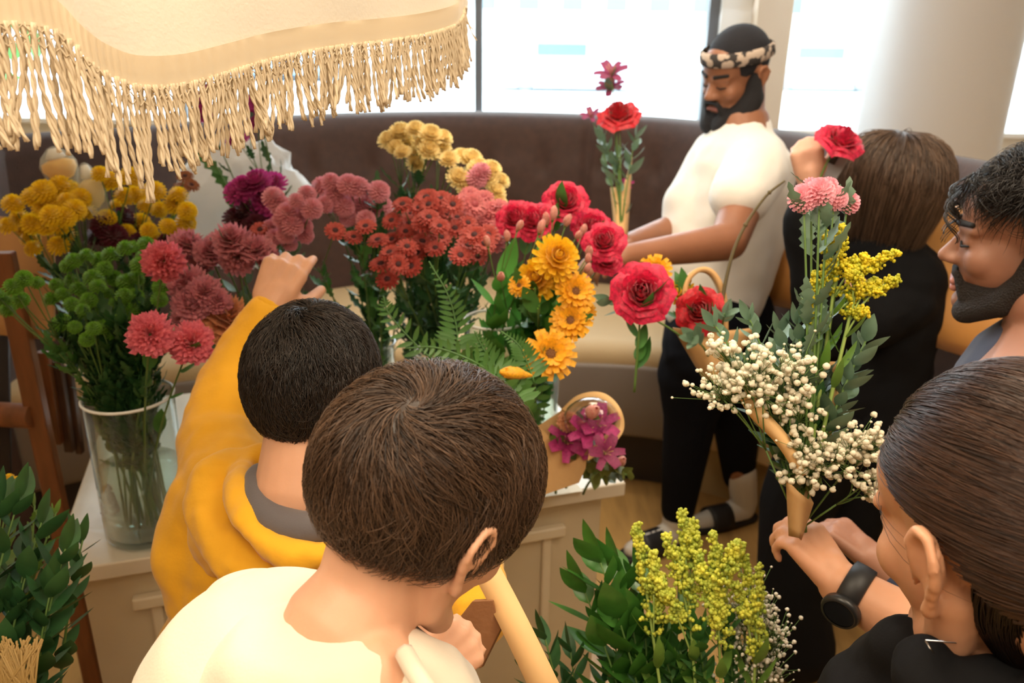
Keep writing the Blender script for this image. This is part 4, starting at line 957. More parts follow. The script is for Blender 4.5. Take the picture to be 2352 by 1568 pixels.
q.chain([at(1930, 620, 2.1), at(1930, 780, 2.10), at(1930, 900, 2.12)], [.09, .11, .12], 16); q.chain([at(2080, 620, 2.0), at(1980, 700, 2.02), at(1900, 760, 2.02)], [.07, .09, .08], 16)
o = q.blob('blazer', M_blk, wom, .006, 7); folds(o, .014, .07)
q = MB()
a_, b_ = at(1905, 1000, 2.12), at(1990, 1000, 2.2); fa, fb = atz(1820, 1530, .02), atz(1940, 1400, .02)
q.chain([a_, at(1830, 1150, 2.19), at(1815, 1350, 2.24), fa+Vector((0, 0, .08))], [.12, .098, .092, .108], 18)
q.chain([b_, at(1935, 1200, 2.25), at(1890, 1330, 2.27), fb+Vector((-.05, 0, .10))], [.12, .10, .088, .09], 18)
o = q.blob('trousers', M_blk, wom, .007, 6)
for f_ in (fa, fb):
    q = MB(); q.chain([f_+Vector((0, .02, .04)), f_+Vector((-.05, .14, .03))], [.04, .032], 12); q.blob('shoe', mat('black_shoe', (.012, .01, .01), .4), wom, .006, 4)
ph = empty('smartphone', at(1912, 372, 1.84), 'grey smartphone held up by the woman in black beneath the rose', 'phone')
Rp = basis(Vector((.2, 1, -.1)), Vector((.45, 0, 1))); q = MB(); q.box(at(1918, 378, 1.84), (.040, .008, .085), Rp); q.build('case', mat('grey_case', (.33, .34, .37), .35), ph, smooth=False, bevel=.003)
q = MB(); q.box(at(1912, 365, 1.835), (.02, .010, .02), Rp); q.build('camera_bump', mat('dark_case', (.03, .03, .03), .3), ph, smooth=False, bevel=.002)

# ---------------------------------------------------------------- bearded man at the right edge, curly hair
hb_ = at(2378, 552, 1.22); fwb = Vector((-.84, .46, -.10)).normalized(); Mbm = basis(fwb, Vector((0, -.05, 1)))
bman = person((hb_.x+.04, hb_.y), 'bearded man with curly black hair in profile at the right edge')
nkb = at(2430, 780, 1.22)
q = MB(); headshape(q, hb_, Mbm, 1.06, neck=[at(2400, 690, 1.21), nkb], nr=.058); q.chain([nkb, at(2420, 900, 1.2)], [.08, .12]); q.ell(at(2440, 1100, 1.25), (.17, .12, .25))
elb, wrb = at(2250, 1500, 1.22), at(2010, 1290, 1.30); q.chain([at(2380, 960, 1.25), elb, wrb], [.055, .045, .03], 14)
Mhb = basis((wrb-elb).normalized(), UPW); hand(q, wrb, Mhb, .95, curls=(.8, .9, .9, .9)); q.blob('body', SK_m, bman, .0045, 5)
lashes(hb_, Mbm, 1.06, bman)
def hq(x, y, z): return hb_+Mbm @ (Vector((x, y, z))*1.06)
q = MB()
for a in (-1, 1): q.chain([hq(a*.066, .004, -.005), hq(a*.062, .012, -.045), hq(a*.050, .035, -.08), hq(a*.022, .078, -.104)], [.010, .017, .022, .021])
q.ell(hq(0, .076, -.100), (.028, .022, .022), Mbm); q.ell(hq(0, .034, -.076), (.058, .064, .042), Mbm, 20, 14); q.cap(hq(-.02, .097, -.047), hq(.02, .097, -.047), .0055, .0055)
for a in (-1, 1): q.cap(hq(a*.022, .094, -.047), hq(a*.028, .082, -.08), .006, .010)
q.blob('beard', mat('dark_brown_beard', (.018, .012, .010), .75, bump=.8, bscale=400), bman, .0035, 3)
q = MB()
for a in (-1, 1): q.cap(hq(a*.014, .096, .028), hq(a*.05, .080, .032), .0055, .004)
q.build('eyebrow', MATS['black_brow'], bman)
q = MB(); q.cap(hq(-.016, .097, -.060), hq(.016, .097, -.060), .0065, .0065); q.cap(hq(-.014, .096, -.070), hq(.014, .096, -.070), .007, .007); q.build('lips', mat('lip_pink', (.50, .20, .17), .45), bman)
HC = hairmat('curly_black_hair', (.004, .004, .005), (.035, .028, .026), .30)
hair('hair', bman, HC, hb_+Mbm @ Vector((0, -.020, .042)), Mbm, (.084, .102, .094), scalp_mask(.40, -.05, -.6), (0, .1, 1), n=9000, length=.055, swirl=.6, grav=(0, .10, -.2), lift=.26, K=10, thick=.0006, seed=12, capk=.98, clump=1.1, jit=.45)
# loose curls hanging over the forehead
q = MB()
for i in range(13):
    x0 = -.03-.012*random.random()+.07*random.random(); p0 = hq(-.055+.11*random.random(), .075, .085+.02*random.random()); pts = []
    Lk = random.uniform(.04, .10); ph0 = random.random()*6
    for k in range(22):
        t = k/21; rr = .004+.007*t; pts.append(p0+Mbm @ Vector((rr*math.cos(ph0+t*9), .012+.022*math.sin(min(1, t*2)*1.6)+rr*math.sin(ph0+t*9), -Lk*t)))
    for s2 in range(4): o_ = rv(.0016); q.tube([p+o_*(1+k*.06) for k, p in enumerate(pts)], .0006, 4)
q.build('fringe_curls', mat('curl_black', (.010, .008, .008), .35), bman)
q = MB(); q.ell(nkb+Vector((.01, .0, -.06)), (.13, .12, .05)); q.chain([at(2425, 812, 1.235), at(2440, 930, 1.25), at(2440, 1050, 1.26), at(2440, 1250, 1.28), at(2440, 1500, 1.33), at(2440, 1700, 1.40)], [.080, .16, .20, .19, .165, .15], 18); q.chain([at(2350, 790, 1.19), at(2400, 800, 1.2)], [.018, .05], 12)
q.chain([at(2360, 960, 1.26), elb, wrb.lerp(elb, .35)], [.07, .062, .05], 14); o = q.blob('shirt', fabric('navy_shirt', (.02, .03, .07)), bman, .007, 6)

# ---------------------------------------------------------------- woman at lower right holding the bouquet
hr = at(2306, 1240, .67); fwr = (-RGT*.28+Vector((0, 1, 0))*.93+UPW*-.30).normalized(); Mr = basis(fwr, Vector((-.10, .12, 1)))
wom2 = person((hr.x, hr.y), 'woman with pulled back brown hair in a black hoodie at lower right, holding the bouquet')
nkr = at(2330, 1480, .70)
q = MB(); headshape(q, hr, Mr, 1.08, neck=[hr.lerp(nkr, .6), nkr], nr=.052, ear_out=.003)
q.chain([nkr, at(2330, 1560, .76)], [.06, .09]); q.ell(at(2350, 1750, .8), (.16, .11, .14))
elq, wrq = at(2190, 1500, .95), at(1935, 1345, 1.02); q.chain([at(2250, 1750, .85), elq, wrq], [.05, .044, .030], 16)
Mhq = basis(((wrq-elq).normalized()*.8+UPV*.50), RGT*.45-FWD*.9+UPV*.2)
hand(q, wrq, Mhq, .92, curls=(.55, .65, .75, .8), thumb=(.9, .3), wr=.028)
q.blob('body', SK_t, wom2, .004, 5)
eyes(hr, Mr, 1.08, wom2)
HR = hairmat('pulled_brown_hair', (.010, .005, .004), (.115, .052, .028), .36)
hair('hair', wom2, HR, hr+Mr @ Vector((0, -.022, .036)), Mr, (.093, .120, .114), scalp_mask(.30, -.04, -.93), (0, .95, .35), n=17000, length=.15, swirl=0, grav=(0, -.6, -.02), lift=.045, K=10, thick=.00045, seed=21, capk=.998, clump=.10, jit=.04)
q = MB(); # tied hair falling down the back
tl = [at(2400, 1200, .610), at(2325, 1350, .630), at(2345, 1450, .645), at(2430, 1560, .67)]
for i in range(700):
    o1 = rv(1).normalized(); q.tube(spline([tl[0]+o1*.037, tl[1]+o1*.0325, tl[2]+o1*.0275, tl[3]+o1*.022], 5), .0007, 4)
q.chain(spline(tl, 5), [.036-.001*i for i in range(16)], 16); q.build('ponytail', HR, wom2)
q = MB()
q.chain(spline([at(2120, 1520, .66), at(2120, 1570, .65), at(2190, 1590, .645), at(2290, 1570, .65), at(2400, 1550, .69)], 6), [.024]*25, 14)
q.chain([at(2070, 1490, .73), at(2060, 1610, .78), at(2060, 1800, .8)], [.03, .06, .08], 16)
q.ell(at(2250, 1700, .76), (.16, .12, .12)); q.ell(at(2250, 1900, .8), (.2, .14, .2)); q.chain([at(2400, 1580, .75), at(2520, 1700, .8)], [.075, .08]); q.ell(at(2420, 1640, .73), (.15, .13, .06)); q.chain([at(2420, 1620, .66), at(2480, 1700, .62)], [.05, .07])
q.chain([at(2075, 1455, .80), at(2110, 1560, .84)], [.022, .05])
o = q.blob('hoodie', M_hood, wom2, .005, 7); folds(o, .008, .05)
# watch
wt = wrq.lerp(elq, .10); ax = (elq-wrq).normalized(); tw = empty('wristwatch', wt, 'chunky black wristwatch on the wrist of the woman holding the bouquet', 'watch')
Rz = zbasis(ax, UPV); q = MB(); q.lathe([(.0335, -.013), (.0365, -.012), (.037, 0), (.0365, .012), (.0335, .013)], wt, 32, Rz); q.build('strap', mat('black_rubber_strap', (.015, .015, .016), .5), tw, solid=.002)
fd = (-FWD*.75-UPV*.55-RGT*.25); fd = (fd-ax*fd.dot(ax)).normalized(); Rf = zbasis(fd, ax); cf_ = wt+fd*.036
q = MB(); q.lathe([(0, -.004), (.023, -.004), (.024, .003), (.022, .008), (.019, .008)], cf_, 32, Rf); q.build('watch_case', mat('black_case', (.02, .02, .02), .35), tw)
q = MB(); q.lathe([(.019, .007), (0, .007)], cf_, 32, Rf); q.build('watch_face', mat('watch_glass', (.01, .012, .015), .08), tw)
q = MB(); q.tube([hr+Mr @ Vector((.06, .02, -.12))+Vector((0, 0, -.004*0))]+[at(2125, 1470, .63), at(2145, 1500, .628)], .0007, 5); q.build('necklace', mat('silver', (.7, .7, .72), .2, metal=1), wom2)

M_jean = fabric('dark_denim', (.03, .04, .07))
bx = at(640, 1900, .76); legs(boyc, bx.x, bx.y+.02, .62, M_jean, s=.95)
bx = at(640, 1600, 1.22); legs(boyy, bx.x, bx.y, .62, M_gry, s=.9)
bx = at(2440, 1700, 1.40); legs(bman, bx.x, bx.y, .82, M_jean, face=(-1, .2), s=1.05)
bx = at(2350, 1900, .8); legs(wom2, bx.x, bx.y, .78, M_blk, face=(-.4, 1))
q = MB(); q.chain([at(640, 1640, .72), at(640, 1900, .76)], [.13, .13], 18); q.chain([Vector((at(640, 1900, .76).x, at(640, 1900, .76).y, 1.0)), Vector((at(640, 1900, .76).x, at(640, 1900, .76).y+.02, .66))], [.13, .13], 18); q.blob('t_shirt_hem', M_crm, boyc, .008, 8)
# ================================================================ fringed umbrella over the left of the view
M_canvas = mat('cream_canvas', (.84, .76, .64), .8, var=.05, vscale=5, bump=.1, bscale=250, trans=.35)
M_cord = mat('cream_cord', (.84, .70, .50), .8, trans=.15)
pc = Vector((-1.62, 1.35, 0)); umb = empty('fringed_umbrella', pc, 'cream canvas umbrella with twisted cord fringe hanging over the flowers', 'umbrella')
edge = [at(x, y, d) for x, y, d in ((-420, 190, .60), (-250, 120, .60), (-110, 50, .60), (-20, 24, .61), (60, 26, .62), (130, 48, .635), (195, 112, .65), (250, 150, .67), (320, 172, .695), (420, 166, .735), (520, 140, .78), (620, 112, .83), (750, 88, .90), (880, 74, .97), (980, 58, 1.03), (1045, 36, 1.10), (1063, 0, 1.18))]
E1 = spline(edge, 12)
a0 = math.atan2(E1[-1].y-pc.y, E1[-1].x-pc.x); a1 = math.atan2(E1[0].y-pc.y, E1[0].x-pc.x)
r0 = (xy(E1[-1])-pc).length; r1 = (xy(E1[0])-pc).length; far = []
span_ = (a1-a0) % (2*PI)
for k in range(1, 60):
    t = k/60; a = a0+span_*t; r = r0+(r1-r0)*t; z = E1[-1].z+(E1[0].z-E1[-1].z)*t+.05*math.sin(t*PI*5)*math.sin(PI*t)+.06*math.sin(PI*t)
    far.append(Vector((pc.x+r*math.cos(a), pc.y+r*math.sin(a), z)))
loop = E1+far; apex = Vector((pc.x, pc.y, 2.62)); NE = len(loop); P = []
ll = [0]
for i in range(1, NE): ll.append(ll[-1]+(loop[i]-loop[i-1]).length)
for k in range(25):
    t = k/24; row = []
    for i, p in enumerate(loop):
        h = t**1.35; v = t**.72; b_ = Vector((p.x+(apex.x-p.x)*h, p.y+(apex.y-p.y)*h, p.z+(apex.z-p.z)*v))
        out = (xy(p)-pc).normalized(); u = ll[i]
        b_ += out*(.020*math.sin(u*14+4*t)+.010*math.sin(u*37-6*t))*math.sin(PI*min(1, t*1.0))*(1-t)*2.2
        row.append(b_)
    P.append(row)
q = MB(); q.grid(P, closeu=True); q.build('canopy', M_canvas, umb)
q = MB(); P = []
for i, p in enumerate(loop):
    out = (xy(p)-pc).normalized(); rb = .0012*math.sin(i*0+ll[i]*900)
    P.append([p+out*(.003+rb*(k % 2))+Vector((0, 0, .016-.0052*k)) for k in range(6)])
q.grid(P+[P[0]]); q.build('braid_trim', M_cord, umb)
q = MB(); random.seed(5)
def rope(p, L_, sway, wid=.0021):
    n = max(8, int(L_/.0042)); pts = []
    for k in range(n+1):
        t = k/n; pts.append(p+sway*(t*t)+Vector((.0014*math.sin(6*t+sway.x*900), .0014*math.cos(5*t+sway.y*900), -L_*t)))
    for s_ in (0, PI):
        tw_ = [c_+Vector((math.cos(s_+k*.95), math.sin(s_+k*.95), 0))*wid*.52 for k, c_ in enumerate(pts)]; q.tube(tw_, wid*.68, 5)
def walk(pts, step):
    out = []; acc = 0
    for i in range(len(pts)-1):
        a, b_ = pts[i], pts[i+1]; L_ = (b_-a).length
        while acc < L_: out.append(a.lerp(b_, acc/L_)); acc += step
        acc -= L_
    return out
pts_ = walk(E1, .0056)
for i, p in enumerate(pts_):
    out = (xy(p)-pc).normalized(); tt = i/len(pts_)
    for lay in (0, 1):
        if lay and random.random() < .45: continue
        clus = .006*math.sin(i*.9)+.008*math.sin(i*.37+1)
        along = (pts_[min(i+1, len(pts_)-1)]-pts_[max(i-1, 0)]).normalized()
        L_ = (.076 if tt > .30 else .092)*random.uniform(.84, 1.1)
        rope(p+out*(.003-.004*lay)+Vector((0, 0, -.008)), L_, Vector((along.x, along.y, 0))*(clus+random.uniform(-.006, .006))+out*random.uniform(-.004, .008))
for r_ in range(3):                                                   # knotted net under the braid
    z = -.012-.006*r_
    q.tube([p+(xy(p)-pc).normalized()*.003+Vector((0, 0, z+.0022*(1 if (i+r_) % 2 else -1))) for i, p in enumerate(walk(E1, .004))], .0009, 4)
for p in walk(far, .0085): rope(p, .085, rv(.010))
for x_, L_ in ((1066, .05), (1058, .035)): rope(at(x_, 10, 1.19), L_, RGT*.02, .0011)
tag(q.build('fringe', M_cord, umb), 'twisted cord tassels', kind='stuff')
q = MB(); q.tube([pc, pc+Vector((0, 0, 2.62))], .022, 16); q.tube([pc+Vector((0, 0, .0)), pc+Vector((0, 0, .05))], .16, 24); q.build('pole', mat('pole_wood', (.30, .14, .06), .5), umb)
# ---------------------------------------------------------------- wooden folding chair with tan canvas at the far left
M_wood = mat('reddish_wood', (.22, .075, .025), .4, var=.3, vscale=6, stretch=(6, 6, 1)); M_dwood = mat('dark_slats', (.085, .040, .022), .5, var=.3, vscale=10)
M_kraft = mat('kraft_paper', (.58, .34, .14), .7, var=.08, vscale=10, bump=.08, bscale=120); M_kraftl = mat('light_kraft', (.80, .50, .22), .65, var=.06, vscale=8)
M_kraftd = mat('brown_kraft', (.26, .11, .04), .7, bump=.1, bscale=150)
ch = empty('folding_chair', at(90, 1100, 1.95)*1, 'reddish wooden folding chair with tan canvas back beside the counter at far left', 'chair')
pt_ = at(75, 900, 1.92); q = MB(); q.box((pt_.x, pt_.y, .62), (.045, .03, 1.24), Matrix.Rotation(.1, 3, 'Z')); q.build('post', M_wood, ch, smooth=False, bevel=.004)
q = MB(); q.box((pt_.x-.30, pt_.y+.06, .62), (.045, .03, 1.24)); q.build('post', M_wood, ch, smooth=False, bevel=.004)
kn = at(38, 955, 1.93); q = MB(); q.tube([kn+Vector((-.3, .03, .0)), kn+Vector((.04, 0, 0))], .03, 16); q.build('stretcher', M_wood, ch, bevel=.004)
q = MB(); P = []
for i in range(9):
    t = i/8; P.append([at(-160+t*285, 480+t*30+k*34-10*math.sin(PI*k/8), 1.90+.02*math.sin(PI*t)) for k in range(9)])
q.grid(P); q.build('back_canvas', mat('tan_canvas', (.56, .30, .12), .6, var=.08, vscale=6), ch, solid=.006)
for i, (x, y0, y1, w) in enumerate(((118, 800, 1030, .030), (150, 820, 1048, .022), (174, 830, 1052, .016))):
    a, b_ = at(x-14, y0, 2.0+i*.03), at(x+8, y1, 2.0+i*.03); q = MB(); q.box((a+b_)/2, (w, .02, (b_-a).length), Matrix.Rotation(.05, 3, 'Y')); q.build('slat', M_wood if i == 0 else M_dwood, ch, smooth=False, bevel=.003)
q = MB(); P = [at(x, y, 1.98) for x, y in ((-60, 760), (20, 770), (25, 1090), (-60, 1090))]; q.add(P, [(0, 1, 2, 3)]); q.build('side_cloth', mat('dark_cloth', (.03, .022, .02), .8), ch, solid=.01)
# ---------------------------------------------------------------- white crumpled bag behind the flowers
bag = empty('plastic_bag', at(560, 560, 2.25), 'white crumpled plastic bag behind the magenta mums', 'bag'); q = MB(); P = []; cb = at(560, 470, 2.2)
for i in range(29):
    a = -PI/2+PI*i/28; row = []
    for j in range(48):
        b_ = 2*PI*j/48; d = Vector((math.cos(a)*math.cos(b_), math.cos(a)*math.sin(b_), math.sin(a))); n_ = noise.noise(d*2.3)*.18+abs(noise.noise(d*5))*.20+abs(noise.noise(d*12))*.08
        row.append(cb+Vector((d.x*.165, d.y*.10, d.z*.165))*(1+n_))
    P.append(row)
q.grid(P, closeu=True); q.build('crumpled_film', mat('white_film', (.84, .83, .82), .35, trans=.35), bag)
# sleeves with netted blooms
def net_mat():
    if 'white_net' in MATS: return MATS['white_net']
    m = bpy.data.materials.new('white_net'); m.use_nodes = True; nt = m.node_tree; b_ = nt.nodes['Principled BSDF']; b_.inputs['Base Color'].default_value = (.75, .76, .68, 1); b_.inputs['Roughness'].default_value = .7
    t_ = nt.nodes.new('ShaderNodeBsdfTransparent'); mx = nt.nodes.new('ShaderNodeMixShader'); mx.inputs[0].default_value = .28
    nt.links.new(t_.outputs[0], mx.inputs[1]); nt.links.new(b_.outputs[0], mx.inputs[2]); nt.links.new(mx.outputs[0], nt.nodes['Material Output'].inputs[0]); MATS['white_net'] = m; return m
for (x, y, w, h, lab, core) in ((138, 388, .078, .092, 'net-wrapped orange bloom standing above the yellow pompons', 'petal_amber'), (214, 440, .055, .12, 'slim white net-wrapped bud between the yellow clusters', 'petal_cream')):
    t = empty('wrapped_bloom', at(x, y+60, 1.8), lab, 'flower', 'net-wrapped blooms'); c = at(x, y, 1.8); Rz_ = zbasis(Vector((-.18, 0, 1)))
    q = MB(); q.lathe([(.004, -h*.75), (w*.25, -h*.5), (w*.46, -h*.12), (w*.5, h*.12), (w*.40, h*.32), (w*.16, h*.5), (.003, h*.54)], c, 20, Rz_)
    q.build('net_sleeve', net_mat(), t)
    q = MB(); q.lathe([(.002, -h*.3), (w*.30, -h*.2), (w*.46, 0), (w*.44, h*.16), (w*.2, h*.24), (0, h*.25)], c, 16, Rz_); q.build('petals', MATS[core], t)
    q = MB(); q.lathe([(.001, h*.2), (w*.28, h*.28), (w*.13, h*.49), (0, h*.5)], c, 16, Rz_); q.build('foam_tip', M_white, t)
    q = MB(); q.tube(bez([c-Vector((0, 0, h*.5)), c-Vector((-.02, 0, .2)), base(V3)], 6), .0035, 6); q.build('stem', M_stem, t)
t = spray('dried_bloom', 'flower', None, base(V3), [(425, 405), (440, 425), (418, 432)], 'rust_daisy', .04, 1.9, leaves=5); t['label'] = 'rusty brown bloom under the fringe in front of the white bag'
for c_ in t.children:
    if c_.name.startswith('flower_head'): me = c_.data.copy(); me.materials[0] = PC('brown', (.32, .10, .03)); c_.data = me
t = spray('leafy_stem', 'greenery', None, base(V8), [(500, 385)], 'green_pompon', .004, 1.9, leaves=9, span=.3, L=.08, leafmat=M_leaf); t['label'] = 'green leaf tuft in front of the white crumpled bag'
# burgundy bloom standing on the counter by the large vase
bc = atz(255, 1180, ZC+.001); t = empty('cockscomb_bloom', bc, 'small burgundy bloom standing on the counter left of the large vase', 'flower'); q = MB(); random.seed(3)
for i in range(150):
    k = random.random(); r_ = .016*(1-k*.6); a = i*2.4; q.ell(bc+Vector((r_*math.cos(a), r_*math.sin(a), .004+.062*k)), .0042, nu=6, nv=4)
q.build('flower_head', PC('deep_red', (.22, .004, .03), .4), t)
# ---------------------------------------------------------------- bucket and dark foliage at the lower left
bk = atz(150, 1700, .0); bk = Vector((-.98, 1.05, 0)); t = empty('flower_bucket', bk, 'pink plastic bucket on the floor beside the counter at lower left', 'bucket'); q = MB()
q.lathe([(0, .004), (.10, .004), (.104, .01), (.135, .36), (.142, .362), (.142, .372), (.131, .372), (.10, .02), (0, .018)], bk, 40); q.build('bucket_wall', mat('pink_plastic', (.62, .09, .10), .35, trans=.2), t)
q = MB(); q.tube([bk+Vector((.138*math.cos(a), .138*math.sin(a), .30)) for a in [2*PI*k/40 for k in range(40)]], .003, 6, close=True); q.build('rim_band', mat('pink_rim', (.75, .40, .38), .4), t)
def leafy(name, cat, lab, group, base_, tips, d, L=.09, n=16, m_=None, wf=.45, r=.003, start=.25, droop=.6, lobes=0, bj=.04):
    """upright woody shoots with paired leaves; tips are photo positions"""
    out = []
    for i, (x, y) in enumerate(tips):
        p = at(x, y, d+random.uniform(-.03, .03)); b_ = Vector(base_)+Vector((random.uniform(-bj, bj), random.uniform(-bj, bj), 0))
        t = empty(name, b_, lab if isinstance(lab, str) else lab[i], cat, group); path = bez([b_, Vector((b_.x*.75+p.x*.25, b_.y*.75+p.y*.25, b_.z+(p.z-b_.z)*.6)), p], 14)
        q = MB(); q.tube(path, [r*(1-.6*k/14) for k in range(15)], 6); q.build('stem', M_stem, t); q = MB()
        for k in range(n):
            u = start+(1-start)*(k+.5)/n; f_ = u*13.99; a_ = path[int(f_)].lerp(path[min(14, int(f_)+1)], f_ % 1); tn = (path[min(14, int(f_)+1)]-path[int(f_)]).normalized(); Rl = zbasis(tn); az = k*2.4+random.random()*.5
            dd = Rl @ Vector((math.cos(az), math.sin(az), .35+.5*u)); LL = L*random.uniform(.7, 1.15)*(1-.35*u); leaf(q, a_, dd, tn, LL, LL*wf, .18, random.uniform(.1, droop), lobes=lobes)
        leaf(q, path[-1]-tn*.004, tn, Rl.col[0], L*.6, L*.6*wf, .2, .1)
        q.build('foliage', m_ or M_leafd, t); out.append(t)
    return out
random.seed(11)
bl = Vector((-.70, .62, .55))
leafy('laurel_branch', 'greenery', ['dark green laurel branch at the far left edge', 'dark green laurel branch with pale tip at left, near the yellow speck', 'dark laurel branch second from the right in the lower left clump', 'dark laurel branch leaning right toward the counter corner', 'low dark laurel branch over the counter corner', 'low dark laurel branch above the pink bucket', 'short dark laurel branch at the bottom left corner'], 'dark laurel branches in the lower left bucket', Vector((-.68, .72, .55)),
      [(5, 1150), (45, 1140), (95, 1200), (150, 1260), (120, 1340), (60, 1280), (20, 1400)], 1.08, L=.085, n=24, start=.3)
o = leafy('lime_sprig', 'greenery', ['lime green sprig above the dark laurel in front of the wooden post', 'lime green sprig right of the first one'], 'lime sprigs', Vector((-.72, .85, .55)), [(80, 1160), (130, 1175)], 1.2, L=.04, n=22, m_=M_leafl, start=.5, lobes=1)
t = spray('yellow_button', 'flower', None, Vector((-.75, .8, .6)), [(22, 1098), (40, 1104)], 'yellow_pompon', .016, 1.15, leaves=4, leafmat=M_leafl); t['label'] = 'tiny yellow button flower at the left edge above the laurel'
b2 = empty('flower_bucket', Vector((-.70, .74, 0)), 'bucket at the bottom left corner holding the laurel and tied straw', 'bucket'); q = MB(); q.lathe([(0, .004), (.10, .004), (.14, .40), (.145, .41), (.13, .40), (.095, .02)], Vector((-.70, .74, 0)), 32); q.build('bucket_wall', mat('dark_bucket', (.03, .03, .035), .4), b2)
t = empty('straw_bundle', Vector((-.66, .66, .5)), 'bundle of golden straw stalks at the bottom left corner', 'dried grass'); q = MB()
for i in range(70):
    a = at(-20+random.random()*110, 1600, 1.0); b_ = at(-30+random.random()*130, 1500-random.random()*40, .98); q.tube([a-Vector((0, 0, .25)), a, b_], .0014, 4)
tag(q.build('stalks', mat('straw', (.42, .27, .09), .6), t), kind='stuff')
spr = [(225, 1245, 'small dark laurel sprig resting over the counter edge')]
leafy('laurel_branch', 'greenery', [s_[2] for s_ in spr], 'dark laurel branches in the lower left bucket', Vector((-.66, .80, .6)), [(190, 1240)], 1.16, L=.07, n=14, start=.55)
# ---------------------------------------------------------------- goldenrod and baby's breath builders
M_gold = mat('goldenrod', (.80, .62, .02), .6, var=.35, vscale=60, col2=(.45, .50, .03), trans=.2); M_goldg = mat('goldenrod_green', (.68, .66, .07), .6, var=.4, vscale=50, col2=(.36, .47, .06), trans=.2)
M_gyp = mat('gypsophila_white', (.90, .84, .66), .6, var=.1, vscale=80, trans=.2)
def plume(q, st, path, wid, ball, n):
    st.tube(path, .0012, 5); Lp = len(path)-1
    for i in range(n):
        t = random.random()**.8; f_ = t*Lp*.999; a = path[int(f_)].lerp(path[int(f_)+1], f_ % 1); tn = (path[int(f_)+1]-path[int(f_)]).normalized()
        side = zbasis(tn) @ Vector((math.cos(i*2.4), math.sin(i*2.4), .35)); w = wid*(1-.75*t)*random.uniform(.4, 1)
        e_ = a+side*w+Vector((0, 0, w*.15)); st.tube([a, e_], .0005, 3)
        for k in range(5): q.ell(a.lerp(e_, .35+.16*k)+rv(ball*.9), ball*random.uniform(.7, 1.15), nu=6, nv=4)
def goldenrod(lab, group, base_, tip, side_plumes, d, m_, wid=.02, ball=.0022, n=70, leaves=14, L=.07, leafm=None, hub=.55):
    base_ = Vector(base_); t = empty('goldenrod', base_, lab, 'flower', group); p = at(*tip, d)
    path = bez([base_, base_.lerp(p, .5)+Vector((0, 0, .02)), p], 16); st = MB(); st.tube(path[:-1], [.0034*(1-.5*k/16) for k in range(16)], 6); q = MB()
    plume(q, st, path[int(16*.80):], wid, ball, n)
    for (x, y), u in side_plumes:
        a = path[int(u*16)]; e_ = at(x, y, d+random.uniform(-.03, .03)); pp = bez([a, a.lerp(e_, .5)+Vector((0, 0, .02)), e_], 8); st.tube(pp[:5], .0014, 5); plume(q, st, pp[3:], wid*.8, ball, int(n*.7))
    st.build('stem', mat('goldenrod_stem', (.30, .42, .10), .5), t); tag(q.build('blossoms', m_, t), kind='stuff'); q = MB()
    for i in range(leaves):
        f_ = (.15+.7*i/leaves)*16; a = path[int(f_)]; tn = (path[int(f_)+1]-a).normalized(); Rl = zbasis(tn); leaf(q, a, Rl @ Vector((math.cos(i*2.4), math.sin(i*2.4), .9)), tn, L*random.uniform(.6, 1.1), L*.22, .15, .5)
    q.build('foliage', leafm or M_leafl, t); return t
def gyp(lab, group, base_, clusters, d, ball=.0024, per=26, rad=.028, mt=None):
    base_ = Vector(base_); t = empty('babys_breath', base_, lab, 'flower', group); st = MB(); q = MB(); c0 = sum((at(x, y, d) for x, y, *_ in clusters), Vector())/len(clusters); hb = base_.lerp(c0, .55); st.tube([base_, hb], .0013, 5)
    for x, y, *r_ in clusters:
        c = at(x, y, d+random.uniform(-.02, .02)); rr = r_[0] if r_ else rad; k_ = c.lerp(hb, .25); st.tube(bez([hb, hb.lerp(c, .5)+rv(.01), k_], 5), .0009, 4)
        for i in range(per):
            e_ = c+Vector((random.gauss(0, .5), random.gauss(0, .5), random.gauss(0, .42)))*rr; st.tube([k_.lerp(c, random.random()*.5), e_], .00035, 3); s_ = ball*random.choice((.45, .7, 1, 1.1, 1.2)); q.ell(e_, (s_, s_, s_*.85), nu=7, nv=5)
            if s_ > ball*.9:
                for h in range(3): q.ell(e_+rv(s_*.6), s_*.55, nu=5, nv=4)
    st.build('stem', M_stem, t); tag(q.build('blossoms', mt or M_gyp, t), kind='stuff'); return t
# ---------------------------------------------------------------- tall greenery at the lower centre right
random.seed(21)
bR = Vector((.30, .80, .45)); lg = 'glossy green branches in the lower right bucket'
leafy('ruscus_branch', 'greenery', ['tallest glossy green branch in front of the counter corner', 'glossy green branch with large rounded leaves at the counter front', 'glossy green branch left of the goldenrod stems', 'lower glossy green branch, leaves pointing left', 'glossy green branch behind the goldenrod stems', 'low glossy branch at the bottom beside the goldenrod stems'], lg, bR+Vector((-.06, 0, 0)),
      [(1375, 1280), (1420, 1300), (1470, 1330), (1340, 1350), (1560, 1400), (1400, 1440)], 1.17, L=.105, n=22, m_=mat('glossy_leaf', (.06, .20, .03), .3, var=.3, vscale=30, trans=.15), start=.35, wf=.5)
leafy('ruscus_branch', 'greenery', ['small dark branch at the bottom, left of the kraft strap', 'small dark branch right of the kraft strap', 'dark branch between strap and glossy branches', 'dark narrow-leaved branch at the bottom centre'], 'dark narrow-leaved branches at the bottom', bR+Vector((-.14, 0, 0)),
      [(1215, 1530), (1250, 1460), (1310, 1490), (1390, 1520)], 1.15, L=.075, n=22, start=.4, wf=.38)
